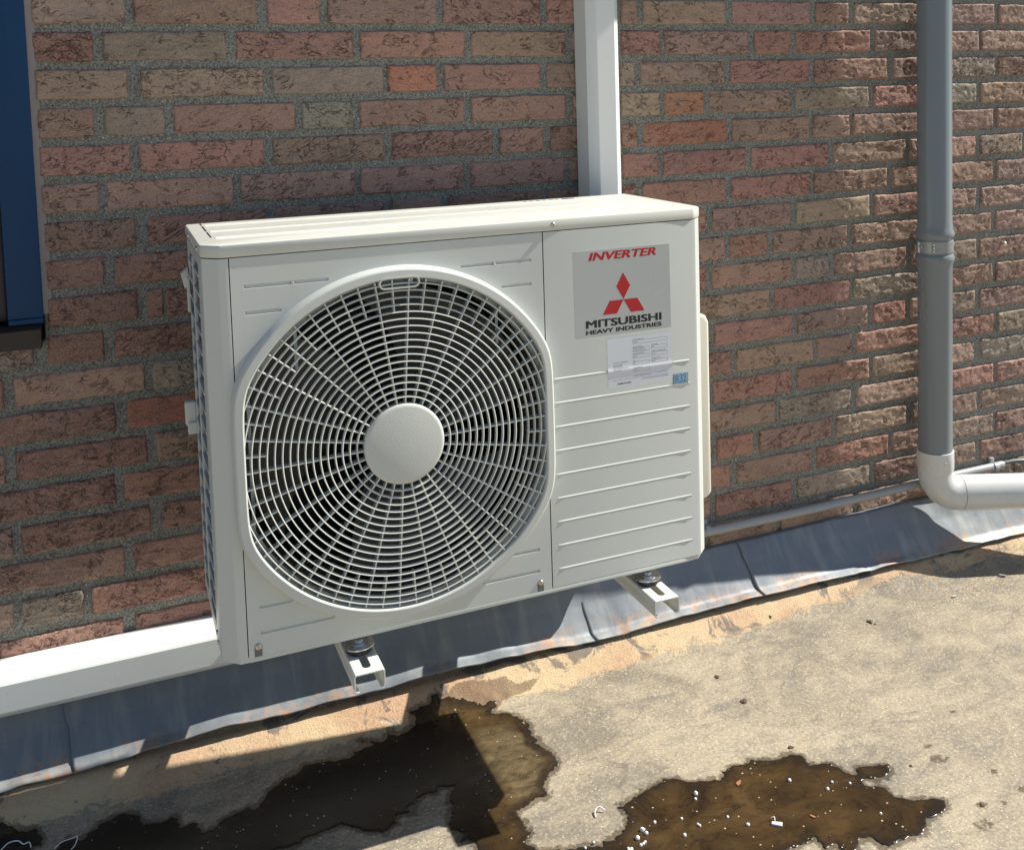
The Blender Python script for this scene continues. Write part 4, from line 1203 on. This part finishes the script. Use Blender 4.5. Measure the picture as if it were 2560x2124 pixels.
def flat(name, pts, mat, parent, y=-0.00068):
    return mesh(name, [(x, y, z) for x, z in pts], [tuple(range(len(pts)))], mat, parent)

text('lettering', 'INVERTER', 0.5695, 0.6890, 0.5118, 0.5245, M['red'], st, shear=0.22, thick=0.0010)
flat('diamond', [(0.6290, 0.4460), (0.6412, 0.4675), (0.6290, 0.4890), (0.6168, 0.4675)], M['red'], st)
flat('diamond', [(0.6290, 0.4457), (0.6168, 0.4243), (0.5920, 0.4243), (0.6043, 0.4457)], M['red'], st)
flat('diamond', [(0.6290, 0.4457), (0.6412, 0.4243), (0.6660, 0.4243), (0.6537, 0.4457)], M['red'], st)
text('lettering', 'MITSUBISHI', 0.5622, 0.6966, 0.4055, 0.4178, M['black'], st, thick=0.0010)
text('lettering', 'HEAVY INDUSTRIES', 0.5622, 0.6966, 0.3957, 0.4024, M['black'], st, thick=0.00065)
def bulge(z):
    return 0.0010 * math.exp(-((z - 0.3320) / 0.0035) ** 2)
nz_, nx_ = 60, 12
vs, fs = [], []
for j in range(nz_ + 1):
    z = 0.3055 + (0.3845 - 0.3055) * j / nz_
    e = 0.0016 if j in (0, nz_) else (0.0005 if j in (1, nz_ - 1) else 0.0)
    for i in range(nx_ + 1):
        x = (0.5982 + e) + ((0.7146 - e) - (0.5982 + e)) * i / nx_
        vs.append((x, -0.0009 - bulge(z), z))
for j in range(nz_):
    for i in range(nx_):
        k = j * (nx_ + 1) + i
        fs.append((k, k + 1, k + nx_ + 2, k + nx_ + 1))
ws = mesh('service_sticker', vs, fs, M['paper'], ac, smooth=True)
yk = -0.00100
def frame_rect(x0, x1, z0, z1, t=0.00035):
    vs, fs = [], []
    for (a, b_, c, d) in ((x0, x1, z0, z0 + t), (x0, x1, z1 - t, z1), (x0, x0 + t, z0 + t, z1 - t), (x1 - t, x1, z0 + t, z1 - t)):
        k = len(vs); vs += [(a, yk - bulge(c), c), (b_, yk - bulge(c), c), (b_, yk - bulge(d), d), (a, yk - bulge(d), d)]; fs.append((k, k + 1, k + 2, k + 3))
    return mesh('form_box', vs, fs, M['ink'], ws)
for q in ((0.6432, 0.7060, 0.3718, 0.3772), (0.6432, 0.6730, 0.3585, 0.3655), (0.6765, 0.7060, 0.3600, 0.3655), (0.6432, 0.6730, 0.3488, 0.3540),
          (0.6765, 0.7060, 0.3488, 0.3545), (0.6432, 0.6730, 0.3375, 0.3430), (0.6765, 0.7060, 0.3375, 0.3430), (0.6432, 0.6730, 0.3268, 0.3318)):
    frame_rect(*q)
# lines of small print that cannot be read in the photograph
def tinylines(rows):
    vs, fs = [], []
    r = random.Random(4)
    for x0, x1, z in rows:
        x = x0
        while x < x1:
            w = r.uniform(0.0006, 0.0022)
            k = len(vs); yy = yk - bulge(z + 0.0004); vs += [(x, yy, z), (min(x + w, x1), yy, z), (min(x + w, x1), yy, z + 0.0009), (x, yy, z + 0.0009)]; fs.append((k, k + 1, k + 2, k + 3))
            x += w + 0.0005
    return mesh('small_print', vs, fs, M['ink'], ws)
tinylines([(0.6435, 0.664, 0.3785), (0.6440, 0.652, 0.3738), (0.6435, 0.660, 0.3667), (0.6440, 0.664, 0.3632), (0.6440, 0.668, 0.3600), (0.6767, 0.688, 0.3667), (0.6772, 0.681, 0.3625),
           (0.6435, 0.664, 0.3552), (0.6440, 0.652, 0.3508), (0.6767, 0.703, 0.3557), (0.6772, 0.684, 0.3512), (0.6435, 0.648, 0.3442), (0.6440, 0.648, 0.3398), (0.6767, 0.693, 0.3442), (0.6775, 0.684, 0.3398),
           (0.6435, 0.660, 0.3330), (0.6450, 0.650, 0.3288), (0.6080, 0.634, 0.3445), (0.6080, 0.624, 0.3405), (0.6080, 0.625, 0.3375), (0.6080, 0.635, 0.3345), (0.6080, 0.622, 0.3318),
           (0.6440, 0.676, 0.3195), (0.6585, 0.7060, 0.3135)])
text('lettering', 'Powered by Climatools', 0.6850, 0.7060, 0.3200, 0.3216, M['ink'], ws, y=yk)
flat('rule', [(0.6070, 0.3165), (0.7080, 0.3165), (0.7080, 0.3169), (0.6070, 0.3169)], M['ink'], ws, y=yk)
text('lettering', 'CLIMATOOLS', 0.6140, 0.6390, 0.3098, 0.3120, M['black'], ws, y=yk, bold=0.01, thick=0.00018)
rs_ = plate('refrigerant_sticker', rect(0.7163, 0.7438, 0.2958, 0.3135), [], -0.0010, -0.0006, M['pale'], ac)
vs, fs = [], []
for (a, b_, c, d) in ((0.7175, 0.7426, 0.2968, 0.2973), (0.7175, 0.7426, 0.3120, 0.3125), (0.7175, 0.7180, 0.2973, 0.3120), (0.7421, 0.7426, 0.2973, 0.3120)):
    k = len(vs); vs += [(a, -0.0012, c), (b_, -0.0012, c), (b_, -0.0012, d), (a, -0.0012, d)]; fs.append((k, k + 1, k + 2, k + 3))
mesh('sticker_border', vs, fs, M['cyan'], rs_)
text('lettering', 'R32', 0.7193, 0.7405, 0.2982, 0.3112, M['cyan'], rs_, y=-0.0012, thick=0.0004)

# ------------------------------------------------------------------ mounting brackets
def make_bracket(x0, label):
    root = thing('mounting_bracket', label, 'bracket', (x0 + 0.022, 0.2, -0.045), 'wall brackets under the outdoor unit')
    zt, zb, y0, y1 = -0.0305, -0.0575, -0.055, YW + 0.006
    w = 0.044; t = 0.0018
    # top plate with slot
    bm = bmesh.new()
    def sl(ya, yb):
        r = 0.0062; p = []
        for k in range(9):
            a = PI + PI * k / 8; p.append((x0 + 0.022 + r * math.cos(a), ya + r + r * math.sin(a)))
        for k in range(9):
            a = PI * k / 8; p.append((x0 + 0.022 + r * math.cos(a), yb - r + r * math.sin(a)))
        return p
    loops = [[(x0 + 0.0025, y0), (x0 + w - 0.0025, y0), (x0 + w - 0.0025, y1), (x0 + 0.0025, y1)], sl(-0.041, 0.07), sl(0.20, 0.33)]
    flat_ = [p for l in loops for p in l]
    tri = tessellate_polygon([[Vector((x, y, 0)) for x, y in l] for l in loops])
    top = [bm.verts.new((x, y, zt)) for x, y in flat_]
    bot = [bm.verts.new((x, y, zt - t)) for x, y in flat_]
    for q in tri:
        bm.faces.new([top[i] for i in q]); bm.faces.new([bot[i] for i in q][::-1])
    k = 0
    for li, l in enumerate(loops):
        n = len(l)
        for i in range(n):
            j = (i + 1) % n
            if li == 0 and i in (1, 3): continue
            bm.faces.new((top[k + i], top[k + j], bot[k + j], bot[k + i]))
        k += n
    arm = bm_obj('arm', bm, M['arm'], root, angle=30)
    # bent side webs with rolled lower lips
    for s in (0, 1):
        def X(a): return x0 + a if s == 0 else x0 + w - a
        out = [(X(0.0025), zt), (X(0.0008), zt - 0.0008), (X(0.0), zt - 0.0025), (X(0.0), zb + 0.004), (X(0.0012), zb + 0.001), (X(0.004), zb), (X(0.007), zb + 0.0005),
               (X(0.007), zb + 0.0020), (X(0.0045), zb + 0.0018), (X(0.0026), zb + 0.0028), (X(0.0018), zb + 0.005), (X(0.0018), zt - 0.003), (X(0.0025), zt - t)]
        bm = bmesh.new(); add_prism(bm, out, 'y', y0, y1)
        web = bm_obj('web', bm, M['arm'], arm, angle=40)
    # pressed stiffening line on the outer face
    for zz in (-0.040, -0.0455):
        bm = bmesh.new(); add_box(bm, x0 - 0.0006, x0 + 0.0003, -0.02, 0.40, zz - 0.0006, zz + 0.0006, 0.0002, 1)
        bm_obj('stiffening_line', bm, M['arm'], arm)
    # diagonal wall end: upright strap screwed to the wall
    box('wall_strap', x0 + 0.002, x0 + w - 0.002, YW - 0.010, YW - 0.004, -0.11, 0.10, M['arm'], root, 0.001)
    # foot: rubber pad, steel tongue of the unit, washer, bolt
    cx, cy = x0 + 0.0215, 0.0105
    bm = bmesh.new()
    add_tube(bm, [(cx, cy, zt + 0.0002), (cx, cy, zt + 0.0035), (cx, cy, zt + 0.0075), (cx, cy, zt + 0.0085)], [0.0165, 0.0195, 0.0200, 0.0170], 40)
    bm_obj('rubber_pad', bm, M['rubber'], root, angle=40)
    out = []
    for k in range(25):
        a = PI + PI * k / 24
        out.append((cx + 0.0225 * math.cos(a), cy + 0.0195 * math.sin(a)))
    out += [(cx + 0.0225, cy + 0.03), (cx + 0.019, 0.075), (cx - 0.019, 0.075), (cx - 0.0225, cy + 0.03)]
    bm = bmesh.new(); add_prism(bm, out, 'z', zt + 0.0087, zt + 0.0105, 0.0004, 1)
    add_box(bm, cx - 0.019, cx + 0.019, 0.040, 0.0425, zt + 0.0105, -0.0065)
    for s in (-1, 1):
        add_tube(bm, [(cx + s * 0.0165, cy - 0.004, zt + 0.0100), (cx + s * 0.0165, cy - 0.004, zt + 0.0110)], 0.0022, 12)
    bm_obj('steel_foot', bm, M['galv'], root, angle=40)
    zf = zt + 0.0105
    bm = bmesh.new(); add_tube(bm, [(cx, cy, zf), (cx, cy, zf + 0.0013)], 0.0128, 36)
    bm_obj('washer', bm, M['galv'], root, angle=40)
    bm = bmesh.new(); add_tube(bm, [(cx, cy, zf + 0.0013), (cx, cy, zf + 0.0022), (cx, cy, zf + 0.0024)], [0.0092, 0.0090, 0.0082], 30)
    hexp = [(cx + 0.0068 * math.cos(PI * k / 3 + 0.3), cy + 0.0068 * math.sin(PI * k / 3 + 0.3)) for k in range(6)]
    add_prism(bm, hexp, 'z', zf + 0.0024, zf + 0.0082, 0.0005, 1)
    bm_obj('bolt', bm, M['galv'], root, angle=30)
    return root
def copy_tree(o, parent=None):
    c = o.copy(); COL.objects.link(c)
    if parent is not None:
        inv = o.matrix_parent_inverse.copy()
        c.parent = parent
        c.matrix_parent_inverse = inv
    for ch in list(o.children): copy_tree(ch, c)
    return c
b1 = make_bracket(0.1685, 'cream mounting bracket under the fan grille side of the unit')
b2 = copy_tree(b1)
b2.location.x += 0.6447 - 0.1685
b2['label'] = 'cream mounting bracket under the logo side of the unit'

# ------------------------------------------------------------------ downpipe
PXC, PYC, PR_ = 1.6185, YW - 0.0172 - 0.0385, 0.0385
dp = thing('downpipe', 'grey rain downpipe turning into a white drain pipe at its foot', 'downpipe', (PXC, PYC, -0.18))
zc = 0.402
prof = [(-0.08, 0), (zc - 0.052, 0), (zc - 0.048, .0012), (zc - 0.040, .0016), (zc - 0.032, .0052), (zc - 0.026, .0056), (zc - 0.0195, .0030), (zc - 0.0165, .0006),
        (zc + 0.0165, .0006), (zc + 0.0195, .0030), (zc + 0.026, .0056), (zc + 0.032, .0050), (zc + 0.040, .0014), (zc + 0.052, .0010), (zc + 0.056, 0), (1.70, 0)]
tube('pipe', [(PXC, PYC, z) for z, _ in prof], [PR_ + d for _, d in prof], M['pipe'], dp, 64, 35)
# clamp: band, ears, stand-off stem
bm = bmesh.new()
add_tube(bm, [(PXC, PYC, zc - 0.0135), (PXC, PYC, zc - 0.013), (PXC, PYC, zc + 0.013), (PXC, PYC, zc + 0.0135)], [PR_ + 0.001, PR_ + 0.0026, PR_ + 0.0026, PR_ + 0.001], 64)
clamp = bm_obj('clamp', bm, M['band'], dp, angle=35)
bm = bmesh.new()
add_box(bm, PXC - PR_ - 0.013, PXC - PR_ + 0.004, PYC - 0.003, PYC + 0.001, zc - 0.0125, zc + 0.0125, 0.001)
add_box(bm, PXC + PR_ - 0.004, PXC + PR_ + 0.013, PYC - 0.003, PYC + 0.001, zc - 0.0125, zc + 0.0125, 0.001)
bm_obj('clamp_ear', bm, M['galv'], clamp)
bm = bmesh.new()
add_tube(bm, [(PXC - PR_ - 0.008, PYC - 0.009, zc + 0.002), (PXC - PR_ - 0.008, PYC + 0.012, zc + 0.002)], 0.003, 12)
add_tube(bm, [(PXC + PR_ + 0.008, PYC - 0.011, zc + 0.002), (PXC + PR_ + 0.008, PYC + 0.012, zc + 0.002)], 0.003, 12)
add_tube(bm, [(PXC, YW + 0.004, zc), (PXC, PYC + PR_, zc)], 0.004, 12)
bm_obj('clamp_bolt', bm, M['steel'], clamp)
bm = bmesh.new()
for k in range(3):
    add_box(bm, PXC - 0.0325, PXC - 0.0275, PYC - PR_ + 0.0088 - 0.001, PYC - PR_ + 0.0115, zc - 0.011 + 0.008 * k, zc - 0.0055 + 0.008 * k, 0.0006, 1)
bm_obj('clamp_notch', bm, M['galv'], clamp)
# white socket and elbow
dirv = Vector((0.94, -0.335, -0.03)).normalized()
RB = 0.052
c0 = Vector((PXC, PYC, -0.128))
pts = [c0 + Vector((0, 0, 0.0)), ]
arc = []
for k in range(15):
    a = (PI / 2) * k / 14
    arc.append(c0 + dirv * (RB * (1 - math.cos(a))) + Vector((0, 0, -RB * math.sin(a))))
epath = [Vector((PXC, PYC, z)) for z in (-0.0765, -0.0767, -0.118, -0.121)] + arc[0:]
erad = [0.0395, 0.0418, 0.0418, 0.0398] + [0.0398] * len(arc)
end = arc[-1]
epath += [end + dirv * 0.006]
erad += [0.0400]
bm = bmesh.new(); add_tube(bm, epath, erad, 64)
bm_obj('elbow', bm, M['elbow'], dp, angle=35)
screw('socket_screw', (PXC - 0.0085, PYC - 0.0408, -0.097), (-0.2, -1, 0), 0.0035, 0.002, M['steel'], dp)
hstart = end + dirv * 0.0075
pp = [hstart, hstart + dirv * 0.001, hstart + dirv * 0.215, hstart + dirv * 0.2155, hstart + dirv * 0.2165, hstart + dirv * 0.217, hstart + dirv * 1.1]
rr = [0.0385, 0.0400, 0.0400, 0.0380, 0.0380, 0.0400, 0.0400]
tube('drain_pipe', pp, rr, M['elbow'], dp, 64, 35)

# conduit and cable along the foot of the wall
cd = thing('conduit', 'thin grey conduit pipe running along the wall above the lead', 'conduit', (1.3, YW - 0.012, -0.17))
path = smooth_path([(0.70, YW - 0.016, -0.172), (1.0, YW - 0.0165, -0.172), (1.3, YW - 0.0165, -0.1725), (1.55, YW - 0.016, -0.170), (1.62, YW - 0.012, -0.168), (1.72, YW - 0.012, -0.169), (1.872, YW - 0.012, -0.169)], 6)
tube('conduit_tube', path, 0.0094, M['conduit'], cd, 24)
for x in (1.026, 1.845):
    bm = bmesh.new()
    add_tube(bm, [(x - 0.006, YW - 0.014, -0.1705), (x + 0.006, YW - 0.014, -0.1705)], 0.0116, 20)
    add_box(bm, x - 0.006, x + 0.006, YW - 0.006, YW + 0.004, -0.166, -0.150, 0.001)
    bm_obj('pipe_clip', bm, M['conduit'], cd)
cb = tube('cable', smooth_path([(1.866, YW - 0.012, -0.169), (1.89, YW - 0.014, -0.165), (1.93, YW - 0.02, -0.166), (1.99, YW - 0.03, -0.176), (2.06, YW - 0.05, -0.20), (2.10, YW - 0.11, -0.26), (2.0, YW - 0.19, -0.315), (2.12, YW - 0.24, -0.335), (2.5, YW - 0.20, -0.34)], 10), 0.0048, M['cable'])
tag(cb, 'thin dark cable leaving the end of the grey conduit', 'cable')
bm = bmesh.new(); add_tube(bm, [(1.880, YW + 0.004, 0.379), (1.880, YW - 0.011, 0.379)], 0.0028, 14); add_tube(bm, [(1.880, YW - 0.011, 0.379), (1.880, YW - 0.013, 0.379)], [0.0055, 0.004], 18)
sc = bm_obj('wall_screw', bm, M['steel']); tag(sc, 'lone screw standing out of the brick right of the downpipe', 'screw')

# eaves gutter that feeds the downpipe (above the frame; its shadow falls across the upper wall)
gt = thing('rain_gutter', 'grey half round eaves gutter above the wall feeding the downpipe', 'gutter', (0.2, YW, 1.69))
R_g = 0.078; gy = YW - 0.006 - R_g; gzc = 1.69 + R_g
prof_g = [(gy + R_g * math.cos(a), gzc - R_g * math.sin(a)) for a in [PI * k / 20 for k in range(21)]]
prof_g += [(gy + (R_g - 0.003) * math.cos(a), gzc - (R_g - 0.003) * math.sin(a)) for a in [PI - PI * k / 20 for k in range(21)]]
prism('trough', prof_g, 'x', -1.5, 1.640, M['pipe'], gt, angle=50)
prism('end_cap', [(gy + R_g * math.cos(PI * k / 20), gzc - R_g * math.sin(PI * k / 20)) for k in range(21)], 'x', 1.640, 1.645, M['pipe'], gt, angle=50)

# ------------------------------------------------------------------ litter on the roof
BE=[(0.502,-0.113),(0.486,-0.118),(0.605,-0.114),(0.58,-0.121),(0.582,-0.13),(0.565,-0.134),(0.572,-0.146),(0.568,-0.148),(0.563,-0.149),(0.543,-0.147),(0.547,-0.15),(0.542,-0.151),(0.545,-0.153),(0.646,-0.125),(0.695,-0.084),(0.662,-0.147),(0.663,-0.151),(0.632,-0.159),(0.688,-0.095),(0.906,-0.156),(0.889,-0.167),(0.848,-0.122),(0.73,-0.181),(0.712,-0.152),(0.93,-0.171),(0.927,-0.249)]
DE=[(1.053,0.33),(1.076,0.332),(1.103,0.303),(0.946,0.291),(1.3,0.232),(1.303,0.219),(0.905,0.194),(0.906,0.102),(1.05,0.12),(1.128,0.221),(1.155,0.174),(1.233,0.224),(0.934,0.03),(0.902,-0.049),(0.752,-0.015),(0.97,-0.123),(1.06,-0.035),(1.062,-0.005),(1.049,-0.178),(1.082,-0.301),(1.291,-0.172),(1.196,-0.196),(0.941,-0.087),(1.342,0.258),(1.411,0.226),(1.41,-0.017),(0.751,0.062),(1.108,-0.081),(1.16,-0.106),(1.717,0.291)]
def gz(x, y):
    return float(ground_h(np.array([[x]]), np.array([[y]]))[0, 0])
rl = random.Random(5)
BL = ['white bead right of the pair on the dry rim of the brown puddle', 'white bead on the dry rim at the far left of all beads', 'white bead alone in the open brown water above the clusters',
      'white bead, upper one of the touching pair in the brown puddle', 'white bead, lower one of the touching pair in the brown puddle', 'largest white bead between the pair and the row of three',
      'white bead, right end of the row of three', 'white bead, middle of the row of three', 'smaller white bead, left end of the row of three',
      'white bead, upper left of the clump of four at the bottom', 'white bead, upper right of the clump of four at the bottom', 'white bead, lower left of the clump of four at the bottom', 'white bead, lower right of the clump of four at the bottom',
      'white bead beside the dark stain in the middle of the puddle', 'large white bead at the upper middle of the brown puddle', 'white bead, left of the touching two right of the dark stain', 'white bead, right of the touching two right of the dark stain',
      'flattened cream bead near the bottom right of the clusters', 'cream bead just below the large upper white bead', 'white bead, upper of the two in the right part of the puddle',
      'white bead, lower of the two in the right part of the puddle', 'white bead alone near the top of the brown puddle', 'white bead left of the white plastic tag', 'small white bead below the dead leaf',
      'tiny white bead near the narrow right arm of the puddle', 'tiny white bead in the far right of the brown puddle']
def bead_mesh(r, seed):
    bm = bmesh.new()
    bmesh.ops.create_icosphere(bm, subdivisions=3, radius=r)
    for v in bm.verts:
        n = v.co.normalized()
        k = 1 + 0.07 * math.sin(7 * n.x + seed) * math.sin(6 * n.y + 2 * seed) + 0.05 * math.sin(11 * n.z + seed)
        v.co = v.co * k
        v.co.z *= 0.9
    me = bpy.data.meshes.new('foam_bead'); bm.to_mesh(me); bm.free(); me.shade_smooth(); me.materials.append(M['bead'])
    return me
bms = [bead_mesh(0.0030, 1), bead_mesh(0.0036, 4), bead_mesh(0.0026, 9)]
for i, (x, y) in enumerate(BE):
    k = rl.choice([0, 1, 2])
    s = 1.0 if i in (3, 4, 5, 14) else (0.6 if i > 22 else 0.8)
    o = bpy.data.objects.new('foam_bead', bms[k])
    o.location = (x, y, gz(x, y) + 0.0028 * s)
    o.rotation_euler = (rl.uniform(0, 3), rl.uniform(0, 3), rl.uniform(0, 3))
    o.scale = (s, s, s)
    COL.objects.link(o)
    tag(o, BL[i], 'bead', 'polystyrene beads round the brown puddle')

def pebble(r, seed):
    bm = bmesh.new()
    bmesh.ops.create_icosphere(bm, subdivisions=2, radius=r)
    rr = random.Random(seed)
    ph = [rr.uniform(0, 6) for _ in range(3)]
    for v in bm.verts:
        n = v.co.normalized()
        v.co *= 1 + 0.3 * math.sin(3 * n.x + ph[0]) * math.cos(4 * n.y + ph[1]) + 0.15 * math.sin(6 * n.z + ph[2])
        v.co.z *= 0.55
        v.co.x *= 1.3
    me = bpy.data.meshes.new('pebble'); bm.to_mesh(me); bm.free(); me.materials.append(M['pebble'])
    return me
pbs = [pebble(0.0022, 1), pebble(0.0030, 2), pebble(0.0018, 3)]
PLB = {4: 'dark crumb of grit, larger of two on the bright roof below the lead', 5: 'dark crumb of grit, smaller of two on the bright roof below the lead', 6: 'dark crumb of grit alone on the dusty roof left of centre',
       7: 'brown lump of grit on the sand coloured stain', 13: 'dark crumb of grit just above the brown puddle', 18: 'pale crumb of grit right of the puddle arm', 19: 'brown crumb on the row of small stains at the right'}
for i, (x, y) in enumerate(DE):
    if i not in PLB: continue
    o = bpy.data.objects.new('pebble', pbs[i % 3])
    s = 1.9 if i in (4, 6, 7) else rl.uniform(1.0, 1.4)
    o.location = (x, y, gz(x, y) + 0.0008)
    o.rotation_euler = (0, 0, rl.uniform(0, 6)); o.scale = (s, s, s)
    COL.objects.link(o)
    tag(o, PLB[i], 'pebble', 'crumbs of grit on the roof')

# fine grit nobody could count
V_, F_ = [], []
r_ = np.random.default_rng(3)
def grit(n, xr, yr, size, dens):
    global V_, F_
    c = 0
    while c < n:
        x = r_.uniform(*xr); y = r_.uniform(*yr)
        if r_.uniform() > dens(x, y): c += 0.05; continue
        c += 1
        s = size * r_.uniform(0.4, 1.3)
        z = gz1(x, y)
        a = r_.uniform(0, 6.28, 4)
        k = len(V_)
        for j in range(4):
            q = j * PI / 2 + a[0]
            V_.append((x + s * math.cos(q) * (0.6 + 0.4 * math.sin(a[1] + j)), y + s * math.sin(q) * (0.6 + 0.4 * math.cos(a[2] + j)), z - 0.0002))
        V_.append((x + s * 0.2 * math.cos(a[3]), y + s * 0.2 * math.sin(a[3]), z + s * r_.uniform(0.4, 0.9)))
        F_ += [(k, k + 1, k + 4), (k + 1, k + 2, k + 4), (k + 2, k + 3, k + 4), (k + 3, k, k + 4)]
xi0, yi0 = 9, 9
for i, (x, y) in enumerate([]): pass
def gz1(x, y):
    i = int(np.clip((x + 0.6) / 0.006, 0, 498)) + xi0; j = int(np.clip((y + 0.7) / 0.005, 0, 226)) + yi0
    return GH[j, i]
grit(2600, (-0.4, 2.1), (0.24, 0.39), 0.0016, lambda x, y: float(sstep(0.25, 0.33, np.array(y))) * (0.35 + 0.65 * (0.25 < x < 1.2)))
grit(900, (1.35, 2.1), (0.15, 0.3), 0.0018, lambda x, y: math.exp(-((x - 1.62) / 0.12) ** 2 - ((y - 0.24) / 0.03) ** 2))
grit(1500, (0.2, 2.1), (-0.45, 0.3), 0.0012, lambda x, y: 0.5)
sg_me = mesh('loose_sand_grains', V_, F_, paint('sand_grain', (0.44, 0.31, 0.19), 0.9, 0, dirt=0.5, dirtcol=(0.16, 0.09, 0.06)))
tag(sg_me, 'loose orange sand grains scattered along the foot of the wall', kind='stuff')

def scrap(name, pts, r, mat, label, cat='scrap'):
    o = tube(name, smooth_path([(x, y, gz(x, y) + z) for x, y, z in pts], 8), r, mat, None, 10)
    tag(o, label, cat)
    return o
scrap('plastic_curl', [(0.529, -0.062, 0.001), (0.533, -0.052, 0.004), (0.541, -0.050, 0.007), (0.548, -0.057, 0.003)], 0.0011, M['scrap'], 'bent white plastic curl on the dry dusty roof')
scrap('plastic_thread', [(-0.238, 0.236, 0.0015), (-0.228, 0.243, 0.004), (-0.214, 0.247, 0.003), (-0.206, 0.243, 0.006), (-0.209, 0.231, 0.002), (-0.214, 0.222, 0.002)], 0.0007, M['scrap'], 'white plastic thread lying in a zigzag at the lower left', 'thread')
scrap('plastic_thread', [(-0.312, 0.268, 0.0015), (-0.302, 0.277, 0.004), (-0.289, 0.273, 0.006), (-0.281, 0.266, 0.003), (-0.273, 0.262, 0.006), (-0.270, 0.254, 0.002)], 0.0009, M['scrap'], 'white plastic thread looped in the small corner puddle', 'thread')
bm = bmesh.new()
g0 = gz(0.770, -0.2)
add_prism(bm, [(0.762, -0.197), (0.774, -0.208), (0.779, -0.201), (0.766, -0.192)], 'z', g0 + 0.001, g0 + 0.004, 0.0006)
add_tube(bm, smooth_path([(0.7705, -0.194, g0 + 0.004), (0.772, -0.189, g0 + 0.007), (0.768, -0.187, g0 + 0.005)], 5), 0.0007, 8)
o = bm_obj('plastic_tag', bm, M['scrap']); tag(o, 'white plastic tag lying in the brown puddle', 'plastic tag')
def chip(name, x, y, s, mat, label, cat):
    g = gz(x, y); a = rl.uniform(0, 3)
    c, d = math.cos(a), math.sin(a)
    pts = [(-1.6, -0.4, 0.3), (-0.6, -0.8, 0.1), (0.8, -0.5, 0.6), (1.5, 0.1, 0.9), (0.6, 0.7, 0.3), (-0.9, 0.5, 0.8)]
    vs = [(x + s * (p * c - q * d), y + s * (p * d + q * c), g + 0.0012 + s * 0.4 * r) for p, q, r in pts]
    vs += [(a_, b_, c_ + s * 0.25) for a_, b_, c_ in vs]
    fs = [(0, 5, 4, 3, 2, 1), (6, 7, 8, 9, 10, 11)] + [(i, (i + 1) % 6, 6 + (i + 1) % 6, 6 + i) for i in range(6)]
    o = mesh(name, vs, fs, mat); tag(o, label, cat)
chip('bark_chip', 0.829, -0.209, 0.0035, M['chip'], 'orange bark chip floating in the brown puddle', 'chip')
chip('dead_leaf', 0.771, -0.091, 0.0045, M['chip'], 'curled brown dead leaf in the upper part of the brown puddle', 'leaf')
chip('foil_scrap', 1.533, 0.236, 0.0045, M['pale'], 'pale blue foil scrap on the sand near the drain pipe', 'scrap')
chip('moss_tuft', 1.1165, 0.3256, 0.003, M['moss'], 'tiny green moss tuft on the sand strip', 'moss')
chip('stone', 1.70, 0.262, 0.006, M['sealant'], 'pale stone chip on the roof below the drain pipe', 'stone')
